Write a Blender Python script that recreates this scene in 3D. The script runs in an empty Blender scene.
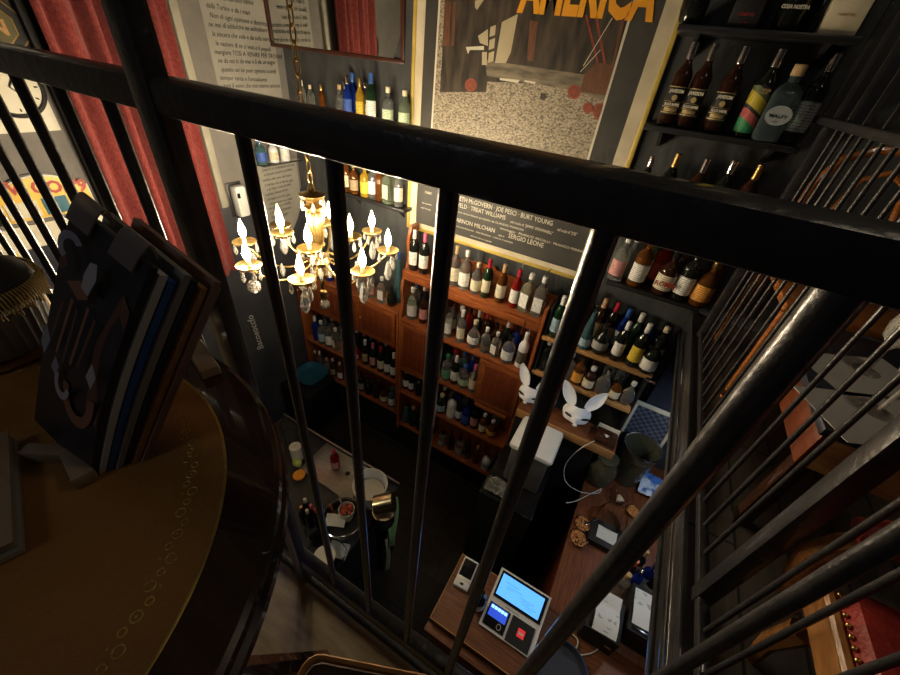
import bpy, bmesh, math, random
from math import sin, cos, pi, radians, sqrt
from mathutils import Vector, Matrix, Euler
random.seed(7)
S = bpy.context.scene
C = S.collection

# ---------------------------------------------------------------- camera
F_PX = 374.52
YAW, PITCH, ROLL = [radians(a) for a in (-25.2356, -36.4686, 7.0751)]
fw = Vector((sin(YAW)*cos(PITCH), cos(YAW)*cos(PITCH), sin(PITCH)))
rt = Vector((cos(YAW), -sin(YAW), 0)); up = rt.cross(fw)
cr, sr = cos(ROLL), sin(ROLL)
RT = cr*rt + sr*up; UP = -sr*rt + cr*up
cam = bpy.data.cameras.new('camera'); cam.sensor_width = 36; cam.lens = F_PX/900*36; cam.clip_start = .01
camo = bpy.data.objects.new('camera', cam); C.objects.link(camo)
camo.matrix_world = Matrix((RT, UP, -fw)).transposed().to_4x4()
S.camera = camo
S.view_settings.view_transform = 'Standard'; S.view_settings.look = 'None'
S.view_settings.gamma = 1; S.view_settings.use_curve_mapping = False
S.view_settings.exposure = 0.45
S.cycles.use_denoising = True
S.cycles.max_bounces = 8; S.cycles.transmission_bounces = 8; S.cycles.sample_clamp_indirect = 4
w = bpy.data.worlds.new('world'); S.world = w; w.use_nodes = True
w.node_tree.nodes['Background'].inputs[0].default_value = (.55, .6, .9, 1)
w.node_tree.nodes['Background'].inputs[1].default_value = .02

def lamp(name, kind, loc, power, color, size=.1, aim=None, spot=None):
    l = bpy.data.lights.new(name, kind); l.energy = power; l.color = color
    if kind == 'AREA': l.size = size
    else: l.shadow_soft_size = size
    if spot: l.spot_size = radians(spot); l.spot_blend = .6
    o = bpy.data.objects.new(name, l); C.objects.link(o); o.location = loc
    if aim: o.rotation_euler = (Vector(aim)-Vector(loc)).to_track_quat('-Z', 'Y').to_euler()
    return o
WARM = (1, .78, .45); COOL = (.78, .88, 1)
lamp('bar_downlight', 'SPOT', (.95, 1.75, -1.22), 9, COOL, .05, (.45, 1.8, -2.4), 120)
lamp('till_downlight', 'SPOT', (.75, .75, -1.22), 3, (1, .85, .65), .05, (.3, 1.0, -2.4), 120)
lamp('station_downlight', 'SPOT', (-1.3, .15, -1.22), 5, (1, .9, .7), .04, (-1.2, 1.0, -2.4), 110)
lamp('lounge_lamp', 'POINT', (.85, .95, 1.15), 4.6, (1, .82, .6), .1)
lamp('blue_post_fill', 'SPOT', (.25, -.5, -.55), 3.0, (.08, .2, 1), .03, (-.40, .2, -.92), 22)  # added narrow blue spot tinting the post foot; no sign stands here
lamp('gallery_cool_fill', 'POINT', (-.6, -1.1, 1.15), 3.6, (.84, .86, 1), .18)  # added cool fill from behind the camera, without a ceiling fixture

def ray(px, py):
    return RT*((px-450)/F_PX) + UP*(-(py-337.5)/F_PX) + fw
def at_y(px, py, Y): r = ray(px, py); return r*(Y/r.y)
def at_x(px, py, X): r = ray(px, py); return r*(X/r.x)
def at_z(px, py, Z): r = ray(px, py); return r*(Z/r.z)
def x_for(px, Y, Z):
    k = (px-450)/F_PX; a = RT - fw*k      # (P.RT) = k (P.fw)
    return -(a.y*Y + a.z*Z)/a.x

# ---------------------------------------------------------------- materials
def mat(name, col, rough=.5, metal=0, col2=None, scale=8, stretch=(1, 1, 1), bump=0, bscale=None, trans=0, ior=1.45,
        emit=None, es=0, spec=.5, detail=4, lo=.35, hi=.65, coat=0, sheen=0):
    m = bpy.data.materials.new(name); m.use_nodes = True
    nt = m.node_tree; N = nt.nodes; L = nt.links; b = N['Principled BSDF']
    b.inputs['Base Color'].default_value = (*col, 1); b.inputs['Roughness'].default_value = rough
    b.inputs['Metallic'].default_value = metal; b.inputs['Specular IOR Level'].default_value = spec
    b.inputs['Transmission Weight'].default_value = trans; b.inputs['IOR'].default_value = ior
    b.inputs['Coat Weight'].default_value = coat; b.inputs['Sheen Weight'].default_value = sheen
    if emit: b.inputs['Emission Color'].default_value = (*emit, 1); b.inputs['Emission Strength'].default_value = es
    if col2 or bump:
        tc = N.new('ShaderNodeTexCoord'); mp = N.new('ShaderNodeMapping'); mp.inputs['Scale'].default_value = stretch
        L.new(tc.outputs['Object'], mp.inputs['Vector'])
        nz = N.new('ShaderNodeTexNoise'); nz.inputs['Scale'].default_value = scale; nz.inputs['Detail'].default_value = detail
        L.new(mp.outputs[0], nz.inputs['Vector'])
        if col2:
            cr_ = N.new('ShaderNodeValToRGB'); e = cr_.color_ramp.elements
            e[0].position = lo; e[0].color = (*col, 1); e[1].position = hi; e[1].color = (*col2, 1)
            L.new(nz.outputs['Fac'], cr_.inputs[0]); L.new(cr_.outputs[0], b.inputs['Base Color'])
        if bump:
            n2 = nz
            if bscale:
                n2 = N.new('ShaderNodeTexNoise'); n2.inputs['Scale'].default_value = bscale; n2.inputs['Detail'].default_value = 5
                L.new(mp.outputs[0], n2.inputs['Vector'])
            bp = N.new('ShaderNodeBump'); bp.inputs['Strength'].default_value = bump; bp.inputs['Distance'].default_value = .01
            L.new(n2.outputs['Fac'], bp.inputs['Height']); L.new(bp.outputs[0], b.inputs['Normal'])
    return m
def printed(name, paper, ink, bands=220, ns=90, thr=.5, axis='Z'):
    """paper with rows of small print"""
    m = mat(name, paper, .6); nt = m.node_tree; N = nt.nodes; L = nt.links; b = N['Principled BSDF']
    tc = N.new('ShaderNodeTexCoord'); wv = N.new('ShaderNodeTexWave'); wv.bands_direction = axis
    wv.inputs['Scale'].default_value = bands/20; wv.inputs['Distortion'].default_value = .3
    nz = N.new('ShaderNodeTexNoise'); nz.inputs['Scale'].default_value = ns
    mu = N.new('ShaderNodeMath'); mu.operation = 'MULTIPLY'; gt = N.new('ShaderNodeMath'); gt.operation = 'GREATER_THAN'
    gt.inputs[1].default_value = thr*.75
    mx = N.new('ShaderNodeMix'); mx.data_type = 'RGBA'; mx.inputs[6].default_value = (*paper, 1); mx.inputs[7].default_value = (*ink, 1)
    L.new(tc.outputs['Object'], wv.inputs['Vector']); L.new(tc.outputs['Object'], nz.inputs['Vector'])
    L.new(wv.outputs['Fac'], mu.inputs[0]); L.new(nz.outputs['Fac'], mu.inputs[1]); L.new(mu.outputs[0], gt.inputs[0])
    L.new(gt.outputs[0], mx.inputs[0]); L.new(mx.outputs[2], b.inputs['Base Color'])
    return m
def tiles(name, c1, c2, mortar, w_, h_, ms, rough=.5, rot=0):
    m = mat(name, c1, rough); nt = m.node_tree; N = nt.nodes; L = nt.links; b = N['Principled BSDF']
    tc = N.new('ShaderNodeTexCoord'); mp = N.new('ShaderNodeMapping'); mp.inputs['Rotation'].default_value = (0, 0, rot)
    br = N.new('ShaderNodeTexBrick'); br.inputs['Color1'].default_value = (*c1, 1); br.inputs['Color2'].default_value = (*c2, 1)
    br.inputs['Mortar'].default_value = (*mortar, 1); br.inputs['Scale'].default_value = 1
    br.inputs['Brick Width'].default_value = w_; br.inputs['Row Height'].default_value = h_; br.inputs['Mortar Size'].default_value = ms
    nz = N.new('ShaderNodeTexNoise'); nz.inputs['Scale'].default_value = 6; nz.inputs['Detail'].default_value = 8
    mp2 = N.new('ShaderNodeMapping'); mp2.inputs['Scale'].default_value = (1, 14, 1) if w_ > 2*h_ and not rot else (14, 1, 1)
    mx = N.new('ShaderNodeMix'); mx.data_type = 'RGBA'; mx.blend_type = 'MULTIPLY'; mx.inputs[0].default_value = .7
    L.new(tc.outputs['Object'], mp.inputs[0]); L.new(mp.outputs[0], br.inputs['Vector'])
    L.new(tc.outputs['Object'], mp2.inputs[0]); L.new(mp2.outputs[0], nz.inputs['Vector'])
    L.new(br.outputs['Color'], mx.inputs[6]); L.new(nz.outputs['Fac'], mx.inputs[7]); L.new(mx.outputs[2], b.inputs['Base Color'])
    return m
M = {}
M['iron'] = mat('black_iron', (.020, .019, .022), .36, 0, (.034, .032, .032), 30, bump=.2, bscale=60, spec=.6, coat=.3)
M['wall'] = mat('slate_wall', (.03, .033, .036), .55, 0, (.06, .064, .066), 9, (1, 1, .35), bump=.5, bscale=25, detail=8)
M['greywall'] = mat('grey_plaster', (.155, .145, .135), .8, 0, (.18, .165, .15), 12, bump=.1, bscale=80)
M['darkwall'] = mat('charcoal_wall', (.035, .036, .045), .6, 0, (.05, .052, .06), 6, (1, 1, .4), bump=.2)
M['ceil'] = mat('dark_ceiling', (.05, .05, .05), .9, 0, (.06, .06, .06), 5)
M['black'] = mat('black_matte', (.006, .006, .007), .6, 0, (.009, .009, .01), 10)
M['blackgloss'] = mat('black_gloss', (.008, .008, .009), .15, 0, (.012, .012, .013), 10)
M['cream'] = mat('cream_paint', (.62, .55, .40), .6, 0, (.5, .44, .3), 10)
M['dullcream'] = mat('dull_cream_paint', (.33, .31, .25), .6, 0, (.28, .26, .2), 10)
M['olive'] = mat('dark_olive_print', (.05, .048, .018), .5, 0, (.09, .075, .02), 20)
M['placemat'] = mat('white_placemat', (.66, .63, .58), .8, 0, (.7, .68, .62), 8)
M['velvet'] = mat('red_velvet', (.15, .018, .016), .9, 0, (.22, .036, .03), 60, bump=.5, bscale=150, sheen=.12)
M['paper'] = mat('aged_paper', (.25, .24, .21), .8, 0, (.30, .285, .245), 7)
M['ink'] = mat('black_ink', (.012, .012, .014), .7, 0, (.02, .02, .02), 50)
M['mahog'] = mat('mahogany', (.19, .045, .013), .32, 0, (.33, .095, .025), 10, (1, 1, 14), bump=.1, coat=.25)
M['mahogx'] = mat('mahogany_rail', (.21, .05, .014), .32, 0, (.36, .11, .03), 10, (1.2, 12, 12), bump=.1, coat=.25)
M['mahogdark'] = mat('mahogany_dark_panel', (.13, .028, .01), .35, 0, (.2, .05, .016), 10, (1, 1, 14), coat=.2)  # darker brown mahogany, used on panels
M['pine'] = mat('honey_pine', (.34, .17, .06), .45, 0, (.46, .25, .09), 10, (1.2, 14, 14), bump=.1)
M['ebony'] = mat('black_shelf', (.012, .012, .014), .35, 0, (.02, .02, .022), 12, (1, 10, 10), bump=.15)
M['counter'] = mat('counter_wood', (.10, .032, .012), .55, 0, (.18, .066, .024), 9, (1, 12, 12), bump=.1)
M['county'] = mat('counter_wood_long', (.10, .028, .011), .5, 0, (.18, .058, .02), 9, (12, 1, 12), bump=.1)
M['gold'] = mat('gilt_brass', (.62, .43, .16), .3, 1, (.45, .29, .09), 30)
M['goldpaint'] = mat('gilt_frame', (.62, .46, .10), .45, .2, (.5, .36, .07), 14, bump=.2)
M['chrome'] = mat('chrome', (.75, .75, .75), .12, 1, (.6, .6, .62), 10)
M['steel'] = mat('brushed_steel', (.42, .41, .4), .35, 1, (.3, .3, .3), 12, (1, 12, 1))
M['crystal'] = mat('crystal', (1, .97, .9), .02, 0, trans=.75, ior=1.6)
M['glass'] = mat('clear_glass', (.93, .96, .93), .03, 0, trans=1, ior=1.2)
M['thickglass'] = mat('thick_smoky_glass', (.15, .15, .10), .04, trans=.6, ior=1.42)
M['mirrorframe'] = mat('dark_mirror_frame', (.035, .012, .008), .3, 0, (.06, .02, .012), 12)
M['mirror'] = mat('mirror_glass', (.75, .75, .72), .02, 1)
M['white'] = mat('white_plastic', (.66, .66, .64), .4, 0, (.7, .7, .68), 6)
M['shadedtub'] = mat('shaded_tub_plastic', (.09, .09, .09), .5, 0, (.11, .11, .11), 6)  # white tub coloured dark to stand for the shade below its lid
M['maskwhite'] = mat('matt_white', (.74, .76, .8), .55, 0, (.78, .8, .84), 6)
M['leather'] = mat('tan_leather', (.27, .12, .024), .42, 0, (.34, .16, .034), 9, bump=.15, bscale=200)
M['tablewood'] = mat('dark_table_wood', (.032, .013, .008), .2, 0, (.05, .02, .011), 9, (1, 9, 9), coat=.7)
M['gilttool'] = mat('gilt_tooling', (.62, .42, .1), .4, .4, (.4, .26, .06), 60)
M['redleather'] = mat('red_leather', (.22, .018, .014), .35, 0, (.28, .025, .018), 12, bump=.15, bscale=150)
M['carved'] = mat('carved_walnut', (.22, .09, .025), .35, 0, (.36, .16, .05), 14, (1, 1, 6), bump=.2)
M['shinywood'] = mat('orange_varnished_wood', (.36, .11, .025), .25, 0, (.5, .18, .04), 12, (1, 1, 9), coat=.5)
M['floor'] = tiles('worn_plank_floor', (.20, .17, .14), (.16, .135, .11), (.04, .035, .03), .9, .14, .004, .5, pi/2)
M['lino'] = mat('tan_floorboards', (.34, .27, .17), .6, 0, (.24, .18, .11), 5, (3, 14, 1), detail=8)
M['tile'] = tiles('dark_floor_tile', (.05, .045, .04), (.065, .058, .05), (.02, .02, .02), .3, .3, .006, .35)
M['green'] = mat('green_cloth', (.25, .5, .2), .9, 0, (.35, .6, .3), 40, bump=.4)
M['bluecloth'] = mat('blue_white_cloth', (.6, .7, .85), .9, 0, (.07, .2, .6), 14, bump=.4, lo=.47, hi=.55)
M['navy'] = mat('navy_slate', (.02, .025, .04), .4, 0, (.03, .035, .055), 6)
M['blueglass'] = mat('blue_plastic', (.02, .09, .35), .3, 0, (.03, .12, .4), 6)
M['teal'] = mat('teal_plastic', (.02, .11, .17), .3, 0, (.025, .13, .2), 9)
M['orange'] = mat('orange_peel', (.8, .28, .02), .5, 0, (.85, .36, .03), 30, bump=.3, bscale=120)
M['lime'] = mat('lime_green', (.4, .5, .1), .5, 0, (.5, .58, .18), 20)
M['peanut'] = mat('roasted_peanut', (.34, .13, .04), .5, 0, (.55, .27, .09), 60)
M['redfruit'] = mat('red_fruit', (.35, .04, .015), .4, 0, (.5, .08, .03), 40)
M['ice'] = mat('ice', (.5, .5, .5), .2, 0, (.6, .6, .6), 60, trans=.4)
M['cable'] = mat('white_cable', (.6, .6, .58), .5, 0, (.55, .55, .53), 20)
M['blacksteel'] = mat('dark_steel', (.03, .03, .032), .4, .3, (.05, .05, .05), 12)
M['goldshine'] = mat('gold_lit_steel', (.75, .62, .35), .25, 1, (.6, .5, .3), 12)  # gold light reflected by the steel is put into this colour
M['receipt'] = printed('receipt_paper', (.62, .64, .66), (.35, .35, .38), 900, 40, .74)
M['paperclean'] = mat('plain_paper', (.52, .54, .54), .8, 0, (.56, .57, .56), 6)
M['screen'] = mat('lit_screen', (.1, .3, .6), .4, 0, emit=(.09, .36, .95), es=1.0)
M['screenline'] = mat('screen_line', (.02, .08, .2), .4, 0, emit=(.02, .12, .4), es=1.0)
M['screenblue'] = mat('payment_screen', (.02, .05, .3), .4, 0, emit=(.02, .06, .45), es=1.0)
M['screenlite'] = mat('payment_screen_text', (.3, .6, .9), .4, 0, emit=(.3, .7, 1), es=1.3)
M['redlit'] = mat('red_button', (.55, .03, .03), .4, 0, emit=(.6, .03, .03), es=.5)
M['pinkwhite'] = mat('pale_pink', (.8, .5, .5), .5, 0, (.8, .55, .55), 8)  # pale pink for the mark on the red key
M['yellowsign'] = mat('yellow_enamel', (.75, .5, .06), .35, 0, (.68, .43, .05), 12)
M['redink'] = mat('red_lettering', (.35, .02, .01), .5, 0, (.4, .03, .02), 12)
M['bone'] = mat('bone_white', (.68, .64, .52), .5, 0, (.6, .56, .44), 9)
M['bulb'] = mat('lit_bulb', (1, .9, .7), .3, 0, emit=(1, .82, .56), es=300)
M['bulbdim'] = mat('dimmer_bulb', (1, .85, .5), .3, 0, emit=(1, .72, .3), es=16)
M['globe'] = mat('lit_globe', (1, .9, .7), .3, 0, emit=(1, .66, .25), es=4.0)
M['wax'] = mat('ivory_candle_sleeve', (.75, .6, .32), .5, 0, (.7, .54, .26), 10)

# ---------------------------------------------------------------- mesh builder
def frame(d):
    d = Vector(d).normalized(); a = Vector((0, 0, 1)) if abs(d.z) < .9 else Vector((1, 0, 0))
    u = d.cross(a).normalized(); return u, d.cross(u).normalized()
class MB:
    def __init__(s): s.bm = bmesh.new()
    def quad(s, pts):
        return s.bm.faces.new([s.bm.verts.new(p) for p in pts])
    def hexa(s, p):      # 8 corners: bottom 4, top 4
        v = [s.bm.verts.new(q) for q in p]
        for f in ((3, 2, 1, 0), (4, 5, 6, 7), (0, 1, 5, 4), (1, 2, 6, 5), (2, 3, 7, 6), (3, 0, 4, 7)): s.bm.faces.new([v[i] for i in f])
        return v
    def box(s, c, d, R=None, bev=0):
        c = Vector(c); x, y, z = [k/2 for k in d]
        P = [Vector(q) for q in ((-x, -y, -z), (x, -y, -z), (x, y, -z), (-x, y, -z), (-x, -y, z), (x, -y, z), (x, y, z), (-x, y, z))]
        if R is not None: P = [R @ q for q in P]
        v = s.hexa([c+q for q in P])
        if bev:
            es = list({e for q in v for e in q.link_edges})
            bmesh.ops.bevel(s.bm, geom=es, offset=bev, segments=2, affect='EDGES', profile=.5)
        return s
    def span(s, a, b, bev=0):   # box from corner a to corner b
        a, b = Vector(a), Vector(b); d = b-a
        return s.box((a+b)/2, (abs(d.x), abs(d.y), abs(d.z)), None, bev)
    def ring(s, c, u, v, r, n, p=2, ry=None):
        out = []
        for i in range(n):
            t = 2*pi*i/n; a, b = cos(t), sin(t)
            k = 1 if p == 2 else 1/((abs(a)**p+abs(b)**p)**(1/p))
            out.append(s.bm.verts.new(c + u*(a*k*r) + v*(b*k*(r if ry is None else ry))))
        return out
    def skin(s, rings, close=True, cap=(True, True)):
        for A, B in zip(rings, rings[1:]):
            n = len(A)
            for i in range(n if close else n-1):
                j = (i+1) % n; s.bm.faces.new((A[i], A[j], B[j], B[i]))
        if cap[0]: s.bm.faces.new(rings[0][::-1])
        if cap[1]: s.bm.faces.new(rings[-1])
        return s
    def lathe(s, prof, c=(0, 0, 0), n=20, d=(0, 0, 1), p=2, cap=(True, True), ell=1):
        c = Vector(c); d = Vector(d).normalized()
        if abs(d.z) > .999: u, v = Vector((1, 0, 0)), Vector((0, 1 if d.z > 0 else -1, 0))
        else: u, v = frame(d); v = d.cross(u)
        rm = max(r for r, z in prof)
        return s.skin([s.ring(c+d*z, u, v, max(r, .0002), n, (p if r > .6*rm else 2), max(r, .0002)*ell) for r, z in prof], True, cap)
    def tube(s, pts, r, n=8, closed=False, flat=1):
        pts = [Vector(q) for q in pts]; m = len(pts)
        rr = r if isinstance(r, (list, tuple)) else [r]*m
        rings = []; u = None
        for i in range(m):
            a = pts[(i-1) % m if closed else max(i-1, 0)]; b = pts[(i+1) % m if closed else min(i+1, m-1)]
            d = (b-a).normalized()
            if u is None: u, v = frame(d)
            else:
                u = (u - d*u.dot(d)).normalized()
            v = d.cross(u); rings.append(s.ring(pts[i], u, v, rr[i], n, 2, rr[i]*flat))
        if closed: rings.append(rings[0]); return s.skin(rings, True, (False, False))
        return s.skin(rings)
    def cyl(s, a, b, r0, r1=None, n=16):
        a, b = Vector(a), Vector(b); d = b-a
        return s.lathe([(r0, 0), (r0 if r1 is None else r1, d.length)], a, n, d)
    def ball(s, c, r, n=12, sz=(1, 1, 1)):
        c = Vector(c); rings = []
        for k in range(1, n//2):
            t = pi*k/(n//2)
            rings.append([s.bm.verts.new(c+Vector((sin(t)*cos(2*pi*i/n)*r*sz[0], sin(t)*sin(2*pi*i/n)*r*sz[1], -cos(t)*r*sz[2]))) for i in range(n)])
        lo = s.bm.verts.new(c-Vector((0, 0, r*sz[2]))); hi = s.bm.verts.new(c+Vector((0, 0, r*sz[2])))
        s.skin(rings, True, (False, False))
        for i in range(n):
            j = (i+1) % n; s.bm.faces.new((lo, rings[0][j], rings[0][i])); s.bm.faces.new((hi, rings[-1][i], rings[-1][j]))
        return s
    def prism(s, poly, off):      # polygon of 3D points extruded by off
        off = Vector(off); A = [s.bm.verts.new(Vector(q)) for q in poly]; B = [s.bm.verts.new(Vector(q)+off) for q in poly]
        return s.skin([A, B])
    def grid(s, fn, nu, nv, thick=0):
        P = [[Vector(fn(i/nu, j/nv)) for j in range(nv+1)] for i in range(nu+1)]
        V_ = [[s.bm.verts.new(q) for q in row] for row in P]
        fs = [s.bm.faces.new((V_[i][j], V_[i+1][j], V_[i+1][j+1], V_[i][j+1])) for i in range(nu) for j in range(nv)]
        if thick:
            s.bm.normal_update()
            bmesh.ops.solidify(s.bm, geom=fs, thickness=thick)
        return s
    def build(s, name, m, parent=None, smooth=32, loc=None):
        bmesh.ops.recalc_face_normals(s.bm, faces=s.bm.faces)
        me = bpy.data.meshes.new(name)
        for f in s.bm.faces: f.smooth = smooth > 0
        if smooth:
            for e in s.bm.edges:
                if len(e.link_faces) == 2 and e.calc_face_angle(0) > radians(smooth): e.smooth = False
        s.bm.to_mesh(me); s.bm.free()
        me.materials.append(M[m] if isinstance(m, str) else m)
        return link(name, me, parent, loc)
def link(name, me, parent=None, loc=None):
    o = bpy.data.objects.new(name, me); C.objects.link(o)
    if parent: o.parent = parent
    if loc: o.location = loc
    return o
def tag(o, label=None, cat=None, group=None, kind=None):
    if label: o['label'] = label
    if cat: o['category'] = cat
    if group: o['group'] = group
    if kind: o['kind'] = kind
    return o
def thing(name, label, cat, loc=(0, 0, 0), rz=0, group=None, rot=None):
    o = bpy.data.objects.new(name, None); C.objects.link(o); o.empty_display_size = .05
    o.location = loc; o.rotation_euler = rot if rot else (0, 0, rz)
    return tag(o, label, cat, group)
def text(s, size, m, parent, origin, right, upv, align='LEFT', bold=0, shear=0, name='lettering', xs=1, depth=.0004, space=1, line=1):
    cu = bpy.data.curves.new(name, 'FONT'); cu.body = s; cu.size = size; cu.align_x = align; cu.offset = bold; cu.shear = shear
    cu.resolution_u = 2; cu.extrude = depth; cu.space_character = space; cu.space_line = line
    ob = bpy.data.objects.new('tmp', cu); C.objects.link(ob)
    dg = bpy.context.evaluated_depsgraph_get(); me = bpy.data.meshes.new_from_object(ob.evaluated_get(dg))
    bpy.data.objects.remove(ob); bpy.data.curves.remove(cu)
    R = Vector(right).normalized(); U = Vector(upv).normalized(); n = R.cross(U)
    me.transform(Matrix.Translation(origin) @ Matrix((R*xs, U, n)).transposed().to_4x4())
    me.materials.clear(); me.materials.append(M[m]); me.name = name
    return link(name, me, parent)
ORD = ['first', 'second', 'third', 'fourth', 'fifth', 'sixth', 'seventh', 'eighth', 'ninth', 'tenth', 'eleventh', 'twelfth', 'thirteenth', 'fourteenth', 'fifteenth']
ZX = (1, 0, 0); ZZ = (0, 0, 1)

# ---------------------------------------------------------------- dimensions (metres, camera at the origin)
W = 2.35; F = 2.12; XL = -1.147*W; XE = 2.3; YB = -1.7
ZM = -1.04; ZC = -2.30; ZF = -3.40; ZT = 1.3; XR = .46; DR = .2

# ---------------------------------------------------------------- the setting
def struct(o): return tag(o, kind='structure')
b = MB(); b.span((XL-.1, W, ZF), (XE, W+.1, ZT)); struct(b.build('wall_back', 'wall'))
b = MB(); b.span((XL-.1, YB, -1.02), (XL, W, ZT)); struct(b.build('wall_left', 'greywall'))
b = MB(); b.span((XL-.1, YB, ZF), (XL, W, -1.02)); struct(b.build('wall_left', 'darkwall'))
b = MB(); b.span((XE, YB, ZF), (XE+.1, W, ZT)); struct(b.build('wall_right', 'darkwall'))
b = MB(); b.span((XL-.1, YB-.1, ZF), (XE+.1, YB, ZT)); struct(b.build('wall_front', 'darkwall'))
b = MB(); b.span((XL-.1, YB-.1, ZT), (XE+.1, W+.1, ZT+.1)); struct(b.build('ceiling', 'ceil'))
b = MB(); b.span((XL-.1, YB-.1, ZF-.1), (XE+.1, W+.1, ZF)); struct(b.build('floor', 'tile'))
b = MB(); b.span((XL, YB, ZM-.14), (.43, .205, ZM)); struct(b.build('floor', 'lino'))
b = MB(); b.span((.43, YB, ZM-.14), (XE, W, ZM)); struct(b.build('floor', 'floor'))
b = MB(); b.span((.418, .22, ZM-.15), (.43, W-.01, ZM+.012), .003); b.span((.408, .22, ZM-.15), (.418, W-.01, ZM-.125), .003); struct(b.build('trim_1', 'iron'))
b = MB(); b.span((XL, .205, ZM-.15), (.418, .219, ZM+.006), .003); struct(b.build('trim_2', 'iron'))
b = MB(); b.cyl((.412, .3, ZM-.06), (.412, 2.2, ZM-.06), .0045, None, 8); struct(b.build('trim_6', 'chrome'))
b = MB(); b.span((XL, 1.60, -1.02), (XL+.03, 1.648, ZT), .006); struct(b.build('trim_3', 'dullcream'))
b = MB(); b.span((XL, .93, -1.3), (XL+.05, 1.02, ZT), .006); struct(b.build('trim_4', 'black'))
b = MB(); b.span((.44, W-.06, ZF), (.60, W, ZM-.14), .004); struct(b.build('trim_5', 'bluelit_board' if 'bluelit_board' in M else 'navy'))  # blue light falling on this column is put into its navy colour

# ---------------------------------------------------------------- railings
def baluster(p, x, y, z0, z1, wx, wy):
    b = MB(); r = {-.0165: .0076, .0835: .0096, -.1115: .0068, -.2035: .0066}.get(x, .006); pts = [(x+r*cos(pi/8+k*pi/4), y+r*sin(pi/8+k*pi/4), z0) for k in range(8)]; b.prism(pts, (0, 0, z1-z0)); return b.build('baluster', 'iron', p, 50)
R1 = thing('railing', 'black iron balcony railing crossing in front, in line with the poster wall', 'railing', (0, DR, ZM))
def loc_r(z): return z-ZM
zt0, zt1 = loc_r(-.064), loc_r(-.036); zb0, zb1 = loc_r(-.955), loc_r(-.915)
b = MB(); b.span((XL+.002, 0, zt0), (XR+.05, .034, zt1), .006); b.build('top_rail', 'iron', R1)
b = MB(); b.span((XL+.002, 0.002, zb0), (XR-.03, .028, zb1), .004); b.build('bottom_rail', 'iron', R1)
b = MB(); b.span((-.421, -.003, .002), (-.389, .020, ZT-ZM-.002), .007); b.build('post', 'iron', R1)
b = MB(); b.span((XR-.03, -.004, .013), (XR+.03, .05, zt0), .004); b.build('post', 'iron', R1)
for k in range(-3, 16):
    if k in (5,): continue
    x = {0: .0835, 1: -.0165, 2: -.1115, 3: -.2035, 4: -.297}.get(k, .081 - .0945*k)
    if x > XR-.04: continue
    baluster(R1, x, .009, zb1, zt0+.002, .0165, .011)
R2 = thing('railing', 'black iron railing on the right guarding the lounge with the red armchair', 'railing', (XR, 0, ZM))
b = MB(); b.span((-.017, .262, zt0), (.017, 2.30, zt1), .006); b.build('top_rail', 'iron', R2)
b = MB(); b.span((-.016, .262, .022), (.010, 2.06, .05), .004); b.build('bottom_rail', 'iron', R2)
for y in (.68, 2.06):
    b = MB(); b.span((-.019, y-.019, .013), (.019, y+.019, zt0), .004); b.build('post', 'iron', R2)
for i in range(5):
    b = MB(); b.span((-.006, 1.55+.17*i, zt1), (.006, 1.562+.17*i, ZT-ZM-.002)); b.build('upright', 'iron', R2)
y = .59
yy = [.5, .588] + [.786+.089*i for i in range(14)] + [.41, .32]
for y in yy: baluster(R2, -.002, y, .05, zt0+.002, .011, .0165)

# ---------------------------------------------------------------- left wall dressing
def XW(px, py): return at_x(px, py, XL)
# curtain
cu = MB()
def cf(u, v):
    y = .965 + .585*u; z = ZT-.02 - (ZT+1.45)*v
    return (XL+.075+.035*sin(u*6*2*pi+.7)+.012*sin(u*17*pi+v*2), y, z)
cu.grid(cf, 90, 14, .006)
tag(cu.build('curtain', 'velvet', smooth=80), 'red velvet curtain hanging in folds on the grey left wall', 'curtain')
cu = MB(); cu.cyl((XL+.075, .98, ZT-.03), (XL+.075, 1.64, ZT-.03), .012)
tag(cu.build('curtain_rod', 'gold'), 'brass rod carrying the red velvet curtain', 'curtain rod')
# handwritten sheets
def sheet(name, label, y0, y1, z0, z1, lines, size, curl=0, xs=.8):
    t = thing(name, label, 'handwritten sheet', (XL, (y0+y1)/2, z0))
    w_, h_ = y1-y0, z1-z0; b = MB()
    def fn(u, v):
        y = -w_/2+w_*u; lo = curl*(u-.35)**2*2.2
        return (.004+.0015*sin(u*5), y, lo+(h_-lo)*v)
    b.grid(fn, 16, 10, .0008); b.build('page', 'paper', t, 80)
    tx = MB; z = h_-size*1.6
    for i, l in enumerate(lines):
        text(l, size, 'ink', t, (.0065, -w_/2+.035+.012*sin(i*2.1), z), (0, 1, .02*sin(i*1.7)), ZZ, shear=.25, xs=xs, name='handwriting', depth=.0002)
        z -= size*1.22
        if z < .02+curl*.5: break
    return t
sheet('handwritten_sheet', 'large handwritten page on the grey wall above the front rail, left of the mirror', 1.79, 2.285, -.36, .42,
      ['Caro amico ti scrivo', 'e ti racconto', 'la sera che venne', 'e non si parlava', 'di niente altro', 'Quando mai dall\'alto venne', 'dalla Torino e da i mari', 'Non di ogni opinione e dottrina',
       'ne mai di addolcire ne addobbare', 'la sincera che vola e da sulla terra', 'le nazioni di te ci visti e li popoli', 'mangiare TOSI A VENIRE PER TROVAR',
       'ne da noi ti do mai e li da un augur', 'quanto sei lui puoi ognuno scordi', 'semper canta e l\'entusiasmo', 'tutti li venni che non stanno ancora',
       'al un volto un altro', 'e rimanere per la vita Tolte qui', 'fino a tornare al'], .036, 0, .86)
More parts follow.
